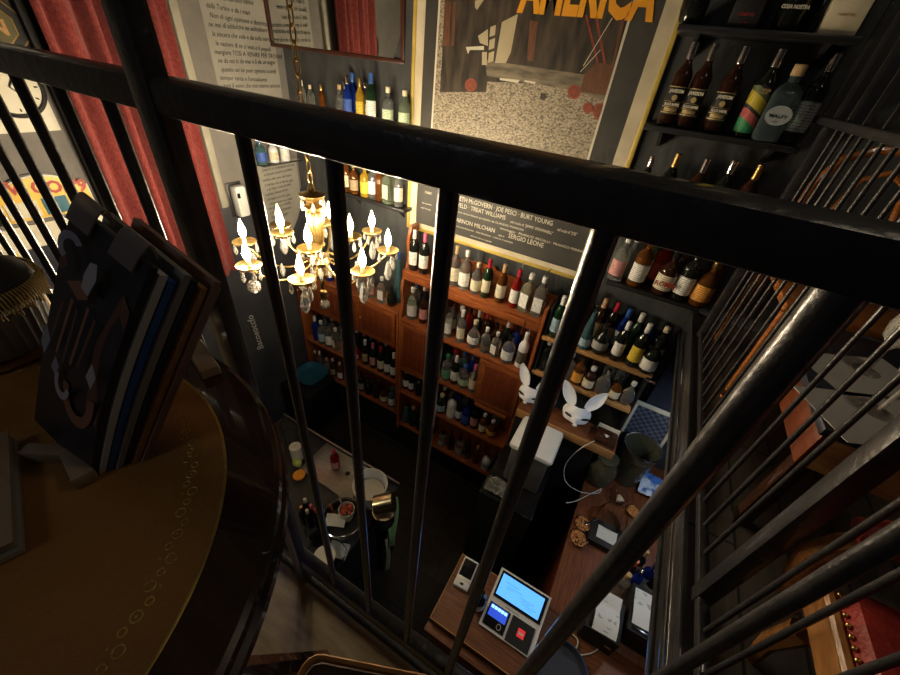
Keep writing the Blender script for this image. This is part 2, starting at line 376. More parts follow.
sheet('handwritten_sheet', 'handwritten page with curved lower edge below the three small bottles on the left wall', 1.955, 2.33, -1.40, -.785,
      ['Quanto si rimanesse ancora', 'in fondo al porto andava', 'seduto alla sera del mare', 'e niente che ti ferma qui', 'e la vita e una grande', 'scatola chiusa di ieri', 'di sogni piccoli e poi', 'senza nome ne volto', 'che passano in fretta', 'e vanno via lontano', 'come la pioggia', 'sopra i tetti', 'di una citta', 'che dorme'], .03, .28, .92)
# wall device
t = thing('wall_dispenser', 'small white rounded dispenser on the grey strip beside the red curtain', 'dispenser', (XL, 1.735, -1.10))
b = MB(); b.box((.045, 0, .11), (.075, .085, .22), None, .018); b.build('case', 'white', t)
b = MB(); b.box((.084, -.026, .16), (.004, .02, .035), None, .001); b.build('sensor_window', 'blackgloss', t)
b = MB(); b.span((.001, -.06, -.01), (.008, .06, .235), .003); b.build('back_plate', 'iron', t)
# octagonal picture, clock, sign
c0 = XW(8, 30); t = thing('octagonal_picture', 'octagonal black and gold framed picture on the grey wall left of the red curtain', 'picture', (XL, .84, -.076))
def octo(r, x0, x1):
    b = MB(); b.lathe([(r, x0), (r, x1)], (0, 0, 0), 8, (1, 0, 0)); return b
octo(.116, .001, .02).build('frame', 'ebony', t); octo(.107, .02, .024).build('gilt_line', 'gold', t, 0); octo(.100, .024, .026).build('inner_mat', 'ebony', t, 0)
octo(.070, .026, .028).build('gilt_line', 'gold', t, 0); octo(.064, .028, .030).build('picture_field', 'olive', t, 0); t.rotation_euler.x = pi/8
text('N', .07, 'pine', t, (.031, -.03, -.02), (0, cos(pi/8), -sin(pi/8)), (0, sin(pi/8), cos(pi/8)), bold=.003)
t = thing('wall_clock', 'round cream wall clock with dark rim below the octagonal picture', 'clock', (XL, .789, -.295))
b = MB(); b.lathe([(.122, .001), (.122, .024), (.108, .03), (.104, .016)], (0, 0, 0), 40, (1, 0, 0)); b.build('rim', 'ebony', t)
b = MB(); b.lathe([(.104, .0165), (.104, .019)], (0, 0, 0), 40, (1, 0, 0)); b.build('dial', 'bone', t)
for a, l in ((.6, .055), (2.4, .075)):
    b = MB(); b.tube([(.022, 0, 0), (.022, l*sin(a), l*cos(a))], .0028, 6); b.build('hand', 'ink', t)
for k in range(12):
    a = k*pi/6; b = MB(); b.tube([(.0205, .084*sin(a), .084*cos(a)), (.0205, .096*sin(a), .096*cos(a))], .003, 5); b.build('hour_mark', 'ink', t)
b = MB(); b.span((XL+.001, .50, -.476), (XL+.006, .906, -.33)); tag(b.build('notice', 'bone'), 'pale notice sheet pinned under the round clock', 'notice')
t = thing('advertising_sign', 'yellow arched enamel sign with red letters seen through the left balusters', 'sign', (XL, .715, -.862))
def arch(w_, h_, rise, x0, x1, n=18):
    pts = [(-w_/2, 0), (w_/2, 0)] + [(w_/2-w_*i/n, h_+rise*sin(pi*i/n)) for i in range(n+1)]
    b = MB(); b.prism([(x0, p[0], p[1]) for p in pts], (x1-x0, 0, 0)); return b
arch(.40, .135, .078, .001, .012).build('rim', 'ebony', t, 0); 
a_ = arch(.385, .13, .072, .012, .016); a_.build('gilt_edge', 'bone', t, 0, (0, 0, .004)); arch(.372, .122, .068, .016, .02).build('field', 'yellowsign', t, 0, (0, 0, .008))
text('V. COR\'9', .082, 'redink', t, (.0215, .03, .118), (0, 1, -.12), (0, .12, 1), 'CENTER', bold=.003, xs=.95)
for i, (dy, dz, w_, h_, m_) in enumerate(((-.1, .02, .12, .075, 'bone'), (.03, .018, .1, .08, 'teal'), (.125, .02, .06, .07, 'pine'))):
    b = MB(); b.span((.0205, dy-w_/2, dz), (.023, dy+w_/2, dz+h_)); b.build('picture_panel', m_, t, 0)
b = MB(); b.span((XL, .10, -2.0), (XL+.012, .95, -1.17)); 
t = thing('poster_board', 'pale board of small colourful pictures below the yellow arched sign', 'poster board', (XL, .55, -1.78))
b = MB(); b.span((.001, -.45, 0), (.012, .40, .90)); b.build('board', 'bone', t)
rs = random.Random(3)
for i in range(4):
    for j in range(3):
        b = MB(); y0 = -.41+.2*i; z0 = .04+.26*j
        b.span((.012, y0, z0), (.016, y0+.16+.02*rs.random(), z0+.2+.03*rs.random())); b.build('picture_card', rs.choice(['navy', 'yellowsign', 'teal', 'pine', 'greywall', 'redink']), t, 0)
t = thing('globe_lamp', 'glowing amber globe lamp at the left edge behind the dark lampshade', 'lamp', (-2.3, .36, ZM+.001-.0))
t.location = (-2.36, .30, -1.52)
b = MB(); b.ball((0, 0, .10), .10, 24); b.build('globe', 'globe', t)
b = MB(); b.lathe([(.05, -.03), (.05, 0), (.03, .012)], (0, 0, 0), 20); b.build('fitting', 'gold', t)
b = MB(); b.tube([(0, 0, -.02), (-.15, 0, -.03), (XL+2.36+.02, 0, .0)], .012, 8); b.build('bracket', 'gold', t)
# lettering on lower left wall
t = thing('wall_lettering', 'white cursive lettering running up the dark lower left wall', 'lettering', (XL, 1.63, -2.2))
text('Bacoeoccfo', .088, 'paperclean', t, (.002, .03, -.15), (0, -.06, 1), (0, -1, -.06), shear=.3, xs=.95, name='letters')

# ---------------------------------------------------------------- mirror and poster on the back wall
t = thing('wall_mirror', 'mirror in dark red-brown wooden frame at the top left of the dark wall', 'mirror', (-1.154*W+.0, W-.012, -.055))
t.rotation_euler = (radians(2), 0, radians(5.2))
wM = (.456)*W; hM = .75; q = .036
b = MB()
for a, c in (((0, -.03, 0), (wM, 0, q*.62)), ((0, -.03, hM-q), (wM, 0, hM)), ((0, -.03, q*.62), (q*.8, 0, hM-q)), ((wM-q*.8, -.03, q*.62), (wM, 0, hM-q))): b.span(a, c, .004)
t.location.y = W-.075
b.build('frame', 'mirrorframe', t)
b = MB(); b.span((q*.7, -.014, q*.5), (wM-q*.7, -.008, hM-q*.6)); b.build('glass', 'mirror', t, 0)
t = thing('air_conditioner', 'white air conditioner high on the left wall, seen only in the mirror', 'air conditioner', (XL, .45, .30))
b = MB(); b.box((.11, 0, .14), (.2, .85, .28), None, .04); b.build('case', 'white', t); b = MB(); b.span((.12, -.38, -.003), (.2, .38, .004)); b.build('louvre', 'greywall', t)

PX0, PX1 = -.671*W, -.0775*W; PZ0 = -.451*W; PZ1 = .62*W; Yp = W-.004
def U_(px): return at_y(px, 0, W).x
t = thing('framed_poster', 'big film poster with orange title and sepia street scene on the dark wall', 'poster', ((PX0+PX1)/2, W, PZ0))
ox = -(PX0+PX1)/2
def rect(x0, x1, z0, z1, y0, y1, name, m_, bev=0):
    b = MB(); b.span((x0+ox, y0, z0-PZ0), (x1+ox, y1, z1-PZ0), bev); return b.build(name, m_, t)
wg = .022; wc = .045; xi0, xi1, zi0 = U_(427.5), U_(667), PZ0+wg+wc*.75
rect(PX0, PX1, PZ0, PZ1, -.012, -.002, 'backing', 'ebony')
b = MB()
for a, c in (((PX0, PZ0), (PX0+wg, PZ1)), ((PX1-wg, PZ0), (PX1, PZ1)), ((PX0+wg, PZ0), (PX1-wg, PZ0+wg)), ((PX0+wg, PZ1-wg), (PX1-wg, PZ1))):
    b.span((a[0]+ox, -.024, a[1]-PZ0), (c[0]+ox, -.002, c[1]-PZ0), .003)
b.build('frame', 'goldpaint', t)
b = MB()
for a, c in (((PX0+wg, PZ0+wg), (xi0, PZ1-wg)), ((xi1, PZ0+wg), (PX1-wg, PZ1-wg)), ((xi0, PZ0+wg), (xi1, zi0))):
    b.span((a[0]+ox, -.0165, a[1]-PZ0), (c[0]+ox, -.012, c[1]-PZ0))
b.build('cream_border', 'cream', t, 0)
M['posterblack'] = mat('poster_black', (.035, .034, .03), .55, 0, (.055, .052, .046), 5)
rect(xi0, xi1, zi0, PZ1-wg, -.0135, -.0125, 'dark_margin', 'posterblack')
pi0, pi1, pz0 = U_(442), U_(634), -.205*W
rect(pi0-.012, pi1+.012, pz0-.012, PZ1-.1, -.0145, -.0136, 'white_keyline', 'bone')
M['gravel'] = mat('sepia_gravel_print', (.05, .043, .033), .55, 0, (.46, .39, .28), 95, (1, 1, 1.8), detail=3, lo=.30, hi=.66)
M['sepiadark'] = mat('sepia_dark_print', (.018, .015, .012), .55, 0, (.075, .055, .038), 7, (3, 1, .8), detail=8)
M['sepiamid'] = mat('sepia_mid_print', (.10, .085, .06), .55, 0, (.24, .2, .14), 9, (1, 1, 4), detail=8)
M['sepiasky'] = mat('sepia_sky_print', (.50, .43, .28), .55, 0, (.42, .36, .23), 5)
M['rustprint'] = mat('rust_print', (.22, .04, .02), .55, 0, (.3, .06, .03), 20)
M['brownprint'] = mat('brown_print', (.10, .04, .02), .55, 0, (.16, .07, .035), 20, (9, 1, 1))
M['titleorange'] = mat('title_orange', (.85, .38, .02), .5, 0, (.8, .33, .02), 10)
lay = [0]
def art(pts, m_, name):
    lay[0] += 1; y = -.0146-.00006*lay[0]
    P = []
    for p in pts:
        v = at_y(p[0], p[1], W-.015); P.append((min(max(v.x, pi0), pi1)+ox, y, min(max(v.z, pz0), PZ1-.11)-PZ0))
    b = MB(); b.prism(P, (0, -.00005, 0)); return b.build(name, m_, t, 0)
art([(430, 78), (650, 108), (640, 190), (425, 160)], 'gravel', 'street')
b = MB(); b.span((pi0+ox, -.0152, pz0-PZ0), (pi1+ox, -.0146, PZ1-.11-PZ0)); b.build('picture', 'gravel', t)
lay[0] = 14
art([(441, 80), (441, -250), (760, -250), (655, 92)], 'sepiadark', 'picture_dark_mass')
art([(485, 60), (640, 82), (632, 104), (560, 88), (487, 76)], 'sepiamid', 'picture_haze')
art([(478, 36), (488, 29), (488, 46), (480, 43)], 'sepiasky', 'picture_sky'); art([(502, 22), (518, 14), (511, 52), (506, 63), (495, 63)], 'sepiasky', 'picture_sky')
art([(482, 52), (487, 52), (487, 65), (482, 65)], 'sepiasky', 'picture_sky')
art([(475, 1), (486, -3), (477, 10), (475, 7)], 'sepiasky', 'picture_sky')
for k in range(3): art([(490.5-.8*k, 27+13*k), (496-.8*k, 25+13*k), (495-.8*k, 35+13*k), (489.5-.8*k, 37+13*k)], 'sepiasky', 'picture_sky')
art([(445, 2), (451, 2), (449, 46), (443, 46)], 'brownprint', 'picture_column'); art([(453, 2), (456, 2), (454, 46), (451, 46)], 'brownprint', 'picture_column')
art([(530, 20), (538, 22), (533, 62), (527, 60)], 'brownprint', 'picture_column')
art([(441, 70), (488, 76), (486, 92), (440, 92)], 'sepiadark', 'picture_cart')
art([(466, 47), (484, 46), (484, 50), (470, 50), (468, 54)], 'bone', 'picture_awning')
def wheel(px, py, r, n=18):
    art([(px+r*cos(2*pi*i/n), py+1.1*r*sin(2*pi*i/n)) for i in range(n)], 'rustprint', 'picture_wheel')
    art([(px+r*.72*cos(2*pi*i/n), py+1.1*r*.72*sin(2*pi*i/n)) for i in range(n)], 'brownprint', 'picture_wheel')
    for k in range(5):
        a = k*pi/5; art([(px+r*.75*cos(a)-.4*sin(a), py+r*.75*sin(a)+.4*cos(a)), (px+r*.75*cos(a)+.4*sin(a), py+r*.75*sin(a)-.4*cos(a)), (px-r*.75*cos(a)+.4*sin(a), py-r*.75*sin(a)-.4*cos(a)), (px-r*.75*cos(a)-.4*sin(a), py-r*.75*sin(a)+.4*cos(a))], 'rustprint', 'picture_spoke')
wheel(471, 85, 6)
for x0, y0, x1, y1, w_ in ((585, 15, 597, 64, 2.2), (595, 16, 604, 64, 2.2), (621, 20, 612, 66, 4), (629, 22, 618, 66, 2.4)):
    art([(x0, y0), (x0+w_, y0), (x1+w_, y1), (x1, y1)], 'rustprint' if w_ < 3 else 'brownprint', 'picture_boom')
for x0, y0, x1, y1 in ((612, 18, 583, 66), (600, 50, 580, 72)): art([(x0, y0), (x0+.8, y0), (x1+.8, y1), (x1, y1)], 'bone', 'picture_rope')
art([(596, 62), (622, 66), (612, 96), (580, 92), (584, 76)], 'brownprint', 'picture_wagon')
wheel(574, 92, 6.5); wheel(601, 112, 8); wheel(588, 108, 5)
art([(541, 93), (546, 94), (545, 100), (540, 99)], 'sepiadark', 'picture_crate')
art([(500, 78), (520, 80), (518, 83), (500, 80)], 'bone', 'picture_car'); art([(525, 80), (536, 82), (535, 84), (524, 82)], 'bone', 'picture_car')
# title and credits
def ptext(s, px, py, px1, m_, size, align='LEFT', bold=0, shear=0, xs=1, y=-.0165):
    a = at_y(px, py, W-.016); return text(s, size, m_, t, (a.x+ox, y, a.z-PZ0), ZX, ZZ, align, bold, shear, xs=xs, name='lettering')
ptext('AMERICA', 519, 10, 0, 'titleorange', .24, bold=.011, xs=.63, y=-.0175)
for s, px, py, sz, xs in (('ELIZABETH McGOVERN · JOE PESCI · BURT YOUNG', 446, 197, .043, .78), ('nel ruolo di "JOE"', 557, 230.5, .026, .66),
        ('WELD · TREAT WILLIAMS', 455, 206, .042, .80), ('nel ruolo di "JIMMY O\'DONNELL"', 510, 222.6, .024, .85),
        ('con la partecipazione straordinaria prodotto da CLAUDIO MANCINI', 438, 206.8, .019, 1.2),
        ('montaggio · FRANCO ARCALLI · FRANCO FERRINI', 500, 229, .021, 1.25),
        ('ARNON MILCHAN', 456, 221.5, .042, .86), ('regia di', 498, 235.5, .017, .9), ('SERGIO LEONE', 508, 237.5, .046, .80),
        ('una produzione · distribuzione · colore e stampa', 456, 226.5, .017, 1.3), ('edizione sonora originale', 470, 236, .015, 1.1)):
    ptext(s, px, py, 0, 'bone', sz, xs=xs)
ptext('ROBERT', 425, 193, 0, 'bone', .022, xs=.7); ptext('con musiche di', 422, 203, 0, 'bone', .013); ptext('BURT YOUNG', 421, 208, 0, 'bone', .013)

# ---------------------------------------------------------------- bar furniture along the back wall
def zf(r): return r*F
DX0, DX1, DXM = -.70*F, -.160*F, -.533*F
YD = W-.004; D0 = F
t = thing('dresser', 'tall mahogany bar dresser full of bottles below the poster', 'dresser', ((DX0+DX1)/2, YD, ZF))
DO = Vector(t.location)
def dbx(a, c, name, m_, par=None, bev=.003, kind=None):
    b = MB(); b.span(Vector(a)-DO, Vector(c)-DO, bev); return b.build(name, m_, par or t)
# wavy left side panel
zs = [zf(-1.47)+i*(zf(-.47)-zf(-1.47))/60 for i in range(61)]
def wave(z):
    r = z/F
    if r < -.82: return F
    k = (r+.82)/.34
    return F + .115*max(0, k)**1.3 + .022*sin(k*2*pi*1.9)*min(1, k*4)
b = MB(); b.prism([(DX0, YD-.032, zs[0])]+[(DX0, wave(z), z) for z in zs]+[(DX0, YD-.032, zs[-1])], (.024, 0, 0))
for v in b.bm.verts: v.co -= DO
b.build('side_panel', 'mahogx', t, 20)
dbx((DX1-.022, F, zf(-1.47)), (DX1, YD, zf(-.575)), 'side_panel', 'mahogx')
dbx((DXM-.011, F+.004, zf(-1.46)), (DXM+.011, YD, zf(-.545)), 'divider', 'mahogx')
dbx((DX0+.024, YD-.014, zf(-1.47)), (DX1-.022, YD, -1.215), 'back_panel', 'mahog')
# arched crest
n = 40; P = []
for i in range(n+1):
    u = i/n; x = DXM+(DX1-DXM)*u; h = -1.205+.055*sin(pi*min(1, u*1.1))**.8*(1-u*.6)+(.02 if u < .42 else 0)
    P.append((x, YD-.03, h))
b = MB(); b.prism([Vector(q)-DO for q in [(DXM, YD-.03, zf(-.60))]+P+[(DX1, YD-.03, zf(-.60))]], (0, .015, 0)); b.build('crest', 'mahogx', t, 20)
def shelf(x0, x1, r, name='shelf', th=.024, m_='mahogx', y0=None, par=None): return dbx((x0, F-.004 if y0 is None else y0, zf(r)-th), (x1, YD-.014, zf(r)), name, m_, par)
xa, xb = DXM+.011, DX1-.022; xl = DX0+.024; xm2 = DXM-.011
shelf(xa, xb, -.62); dbx((xa, F, zf(-.62)-.088), (xb, F+.02, zf(-.62)-.024), 'drawer_rail', 'mahogx')
p_ = dbx((xa+.12, F-.008, zf(-.62)-.076), (xb-.1, F, zf(-.62)-.034), 'drawer_front', 'mahogx')
for r in (-.838, -1.246, -1.462): shelf(xa, xb, r)
shelf(xl, xm2, -.615); dbx((xl, F, zf(-.615)-.075), (xm2, F+.02, zf(-.615)-.024), 'drawer_rail', 'mahogx')
for r in (-.822, -1.075, -1.212, -1.43): shelf(xl, xm2, r)
xd = -.335*F
shelf(xa, xd, -1.05); dbx((xd-.009, F+.002, zf(-1.058)), (xd+.009, YD-.014, zf(-.838)-.024), 'divider', 'mahogx')
def door(x0, x1, z0, z1, par, o, y=F, m_='mahogdark', knob=True, fm='mahog'):
    d_ = dbx2(par, o, (x0, y-.012, z0), (x1, y+.004, z1), 'door', fm)
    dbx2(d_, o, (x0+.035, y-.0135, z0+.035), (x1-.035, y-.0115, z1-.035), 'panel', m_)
    b = MB()
    for k in range(1, 5):
        xx = x0+.035+(x1-x0-.07)*k/5; b.span(Vector((xx-.002, y-.0155, z0+.04))-o, Vector((xx+.002, y-.013, z1-.04))-o)
    b.build('bead', 'mahog', d_)
    if knob:
        b = MB(); b.ball(Vector((x0+.02, y-.022, (z0+z1)/2))-o, .009, 10); b.build('knob', 'gold', d_)
    return d_
def dbx2(par, o, a, c, name, m_, bev=.003):
    b = MB(); b.span(Vector(a)-o, Vector(c)-o, bev); return b.build(name, m_, par)
dd = door(xd+.012, xb-.002, zf(-1.055), zf(-.838)-.026, t, DO); dbx((xd+.02, F-.03, zf(-1.075)), (xb-.05, F-.012, zf(-1.06)), 'pull_rail', 'mahogx', None, .005)
dbx((xd+.009, F, zf(-1.058)-.022), (xb, YD-.014, zf(-1.058)), 'shelf', 'mahogx')
door(xl+.004, xm2-.004, zf(-1.07), zf(-.822)-.026, t, DO)
dbx((DX0, F+.03, ZF), (DX1, YD, zf(-1.47)), 'plinth', 'black')
# left sideboard
LX0, LX1 = XL+.01, DX0-.006
t = thing('sideboard', 'lower dark mahogany bar sideboard in the left corner beyond the chandelier', 'sideboard', ((LX0+LX1)/2, YD, ZF)); LO = Vector(t.location)
def lbx(a, c, name, m_, bev=.003): return dbx2(t, LO, a, c, name, m_, bev)
lbx((LX0, F, zf(-1.39)), (LX0+.022, YD, zf(-.805)-.024), 'side_panel', 'mahogx'); lbx((LX1-.022, F, zf(-1.39)), (LX1, YD, zf(-.805)-.024), 'side_panel', 'mahogx')
lbx((LX0, F-.01, zf(-.805)-.024), (LX1, YD, zf(-.805)), 'top', 'mahogx', .006)
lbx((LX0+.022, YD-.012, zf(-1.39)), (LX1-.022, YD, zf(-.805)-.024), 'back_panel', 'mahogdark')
for r in (-.975, -1.18, -1.372): lbx((LX0+.022, F, zf(r)-.02), (LX1-.022, YD-.012, zf(r)), 'shelf', 'mahogx')
xs_ = [LX0+.024, LX0+.40, LX0+.78, LX1-.024]
for i in range(3): door(xs_[i]+.002, xs_[i+1]-.002, zf(-.972), zf(-.805)-.026, t, LO)
lbx((LX0, F+.03, ZF), (LX1, YD, zf(-1.39)), 'plinth', 'black')
# honey pine shelf unit on the right
RX0, RX1 = DX1+.012, .175*F
t = thing('pine_shelf_unit', 'narrow honey pine shelf unit right of the dresser, under the black shelves', 'shelf unit', ((RX0+RX1)/2, YD, ZC)); RO = Vector(t.location)
for r in (-.668, -.812):
    x1_ = RX1 if r > -.7 else .168*F
    dbx2(t, RO, (RX0, F, zf(r)-.024), (x1_, YD, zf(r)), 'shelf', 'pine')
dbx2(t, RO, (RX0, F+.02, -2.28), (RX0+.018, YD, zf(-.56)), 'side_panel', 'ebony'); dbx2(t, RO, (RX1-.018, F+.05, -2.28), (RX1, YD, zf(-.668)-.024), 'side_panel', 'ebony')
dbx2(t, RO, (RX1-.035, F-.012, zf(-.668)-.03), (RX1+.03, F+.02, zf(-.668)-.002), 'corner_bracket', 'chrome')
# black wall shelves
def wallshelf(x0, x1, z, y0, label, y1=YD):
    t = thing('wall_shelf', label, 'shelf', ((x0+x1)/2, y1, z)); o = Vector(t.location)
    dbx2(t, o, (x0, y0, z-.024), (x1, y1, z), 'board', 'ebony', .004)
    for x in (x0+.08, x1-.08):
        b = MB(); b.prism([Vector(q)-o for q in ((x-.008, y1, z-.024), (x-.008, y0+.03, z-.024), (x-.008, y1, z-.1))], (.016, 0, 0)); b.build('bracket', 'iron', t)
YS = W-.20
zS1, zS2, zS2b, zS3 = .095*YS, -.069*YS, -.252*YS, -.429*YS
wallshelf(-.082*YS, .196*YS, zS1, YS, 'uppermost black wall shelf at the top right of the poster')
wallshelf(-.080*YS, .200*YS, zS2, YS, 'black wall shelf holding three matching dark whiskey bottles right of the poster')
wallshelf(-.06*YS, .200*YS, zS2b, YS, 'black wall shelf hidden behind the front rail right of the poster')
wallshelf(-.036*YS, .192*YS, zS3, YS, 'lowest black wall shelf, just above the honey pine shelves')
YL = W-.12; zL1, zL2 = -.185*YL, -.405*YL
wallshelf(-.99*YL, -.70*YL, zL1, YL, 'short black wall shelf under the mirror')
wallshelf(-.95*YL, -.69*YL, zL2, YL, 'short black wall shelf behind the chandelier, second below the mirror')
t = thing('wall_shelf', 'little glass shelf on the left wall above the second handwritten page', 'shelf', (XL, 2.1, -.772))
b = MB(); b.span((.001, -.16, -.006), (.105, .21, 0), .001); b.build('board', 'glass', t)

# ---------------------------------------------------------------- bottles
M['g_clear'] = mat('clear_bottle_glass', (.86, .89, .85), .04, trans=.93, ior=1.3)
M['g_pale'] = mat('pale_green_glass', (.66, .78, .56), .05, trans=.9, ior=1.18)
M['g_green'] = mat('dark_green_glass', (.012, .035, .016), .08, trans=.25, ior=1.4)
M['g_dark'] = mat('black_green_glass', (.008, .010, .008), .08)
M['g_amber'] = mat('amber_whisky_glass', (.30, .105, .02), .06, trans=.75, ior=1.25)
M['g_brown'] = mat('dark_brown_glass', (.035, .012, .006), .07, trans=.2)
M['g_red'] = mat('red_liqueur_glass', (.34, .02, .015), .06, trans=.6, ior=1.25)
M['g_blue'] = mat('deep_blue_glass', (.01, .035, .30), .06, trans=.5, ior=1.3)
M['g_teal'] = mat('teal_tinted_glass', (.10, .22, .25), .06, trans=.6, ior=1.25)
M['g_tealpale'] = mat('pale_teal_glass', (.30, .42, .44), .05, trans=.85, ior=1.25)
M['g_white'] = mat('white_ceramic', (.66, .67, .68), .3)
M['g_yellow'] = mat('yellow_liqueur_glass', (.66, .42, .04), .06, trans=.6, ior=1.25)
GL = dict(clear='clear', pale='pale green', green='dark green', dark='near-black', amber='amber', brown='dark brown', red='red', blue='deep blue', teal='teal', white='white ceramic', yellow='yellow')
LB = dict(white=(.80, .79, .74), cream=(.74, .67, .48), yellow=(.72, .52, .05), black=(.015, .015, .016), orange=(.72, .33, .05), green=(.12, .3, .18), blue=(.04, .1, .4), tan=(.42, .32, .19), pink=(.6, .28, .26), lightgreen=(.5, .62, .42), lightblue=(.35, .5, .6), red=(.45, .05, .03), grey=(.35, .35, .34))
for k, c in LB.items(): M['l_'+k] = printed('label_'+k, c, tuple(x*.25 for x in c) if sum(c) > .2 else (.4, .36, .25), 620, 130, .58)
M['c_white'] = M['white']; M['c_black'] = M['blackgloss']; M['c_gold'] = M['gold']; M['c_silver'] = M['chrome']
M['c_red'] = mat('cap_red', (.4, .02, .04), .35); M['c_cork'] = mat('cap_cork', (.45, .3, .15), .8); M['c_orange'] = mat('cap_orange', (.6, .14, .03), .4); M['c_pink'] = mat('cap_pink', (.62, .12, .2), .4)
M['c_blue'] = mat('cap_blue', (.03, .1, .35), .4); M['c_cream'] = mat('cap_cream', (.6, .52, .36), .5); M['c_green'] = mat('cap_green', (.04, .2, .08), .4)
# kind: body profile, cap profile, label zone (z0, z1), square power, base height
K = dict(
 tall=([(.001, .004), (.030, 0), (.0365, .006), (.037, .02), (.037, .185), (.034, .2), (.022, .222), (.0145, .238), (.0135, .282), (.015, .284), (.015, .288)], [(.0152, .246), (.0158, .248), (.0158, .302), (.0135, .304)], (.045, .15), 2, .304),
 wine=([(.001, .012), (.02, .004), (.033, 0), (.037, .006), (.037, .19), (.034, .206), (.022, .228), (.0145, .245), (.0135, .298), (.015, .30)], [(.0148, .242), (.0148, .305), (.012, .307)], (.05, .15), 2, .307),
 gin=([(.001, .004), (.036, 0), (.0425, .006), (.043, .02), (.043, .165), (.040, .18), (.024, .196), (.0155, .206), (.0145, .245), (.016, .247)], [(.0165, .232), (.0175, .234), (.0175, .268), (.015, .27)], (.035, .13), 2, .27),
 squat=([(.001, .004), (.041, 0), (.047, .008), (.048, .03), (.048, .115), (.044, .135), (.03, .155), (.018, .165), (.0165, .195), (.019, .197)], [(.0195, .185), (.021, .187), (.021, .216), (.018, .218)], (.03, .105), 2, .218),
 round=([(.001, .003), (.030, 0), (.042, .012), (.049, .045), (.05, .075), (.044, .11), (.03, .138), (.016, .155), (.0145, .20), (.0165, .203)], [(.017, .19), (.0185, .192), (.0185, .22), (.015, .223)], (.045, .10), 2, .223),
 square=([(.001, .004), (.035, 0), (.039, .005), (.0395, .02), (.0395, .17), (.037, .185), (.024, .205), (.0155, .216), (.0145, .25), (.016, .252)], [(.0165, .238), (.0175, .24), (.0175, .275), (.015, .277)], (.04, .14), 6, .277),
 cone=([(.001, .004), (.037, 0), (.043, .006), (.044, .03), (.038, .10), (.027, .18), (.018, .24), (.0145, .27), (.0135, .30), (.015, .302)], [(.0155, .285), (.016, .287), (.016, .33), (.013, .332)], (.03, .085), 2, .332),
)
KN = dict(tall='whisky_bottle', wine='wine_bottle', gin='gin_bottle', squat='squat_bottle', round='decanter_bottle', square='square_bottle', cone='tapering_bottle')
KW = dict(tall='tall', wine='wine', gin='gin', squat='squat', round='bulbous', square='square', cone='tapering')
CACHE = {}
def lab_mesh(kind, m_):
    key = ('L', kind, m_)
    if key in CACHE: return CACHE[key]
    body, cap, (z0, z1), sq, h = K[kind]; b = MB()
    def rad(z):
        for (r0, a), (r1, c) in zip(body[1:], body[2:]):
            if a <= z <= c and c > a: return r0+(r1-r0)*(z-a)/(c-a)
        return body[4][0]
    def fn(u, v):
        z = z0+(z1-z0)*v; a = -pi/2+(u-.5)*radians(170 if sq == 2 else 76); r = rad(z)+.0009; ca, sa = cos(a), sin(a)
        k = 1 if sq == 2 else 1/((abs(ca)**sq+abs(sa)**sq)**(1/sq))
        return (ca*k*r, sa*k*r, z)
    b.grid(fn, 14, 4); o = b.build('label', m_, None, 60); me = o.data; bpy.data.objects.remove(o); CACHE[key] = me; return me
def part_mesh(kind, m_, which):
    key = (which, kind, m_)
    if key in CACHE: return CACHE[key]
    body, cap, _, sq, h = K[kind]; b = MB()
    b.lathe(body if which == 'body' else cap, n=16 if sq == 2 else 24, p=sq if which == 'body' else 2)
    o = b.build(which, m_, None, 40); me = o.data; bpy.data.objects.remove(o); CACHE[key] = me; return me
def spout_mesh():
    if 'spout' in CACHE: return CACHE['spout']
    b = MB(); b.lathe([(.008, 0), (.009, .012), (.004, .016)], n=10); b.tube([(0, 0, .012), (.003, 0, .035), (.014, 0, .06)], [.004, .0035, .003], 7)
    o = b.build('pour_spout', 'chrome', None, 40); CACHE['spout'] = o.data; me = o.data; bpy.data.objects.remove(o); return me
def bottle(spec, loc, label, group, rz=0, h=1, tilt=0):
    kind, g, l, c = spec[:4]; sp = len(spec) > 4 and 's' in spec[4]
    t = thing(KN[kind], label, 'bottle', loc, rz, group); t.scale = (min(h, 1), min(h, 1), h)
    if tilt: t.rotation_euler.y = tilt
    pass
    link('glass_body', part_mesh(kind, 'g_'+g, 'body'), t)
    if c: link('cap', part_mesh(kind, 'c_'+c, 'cap'), t)
    if sp: o = link('pour_spout', spout_mesh(), t, (0, 0, K[kind][4]-.002))
    if l: link('label', lab_mesh(kind, 'l_'+l), t)
    return t
CN = dict(pink='pink', white='white', black='black', gold='gold', silver='silver', red='red', cork='cork', orange='orange', blue='blue', cream='cream', green='green')
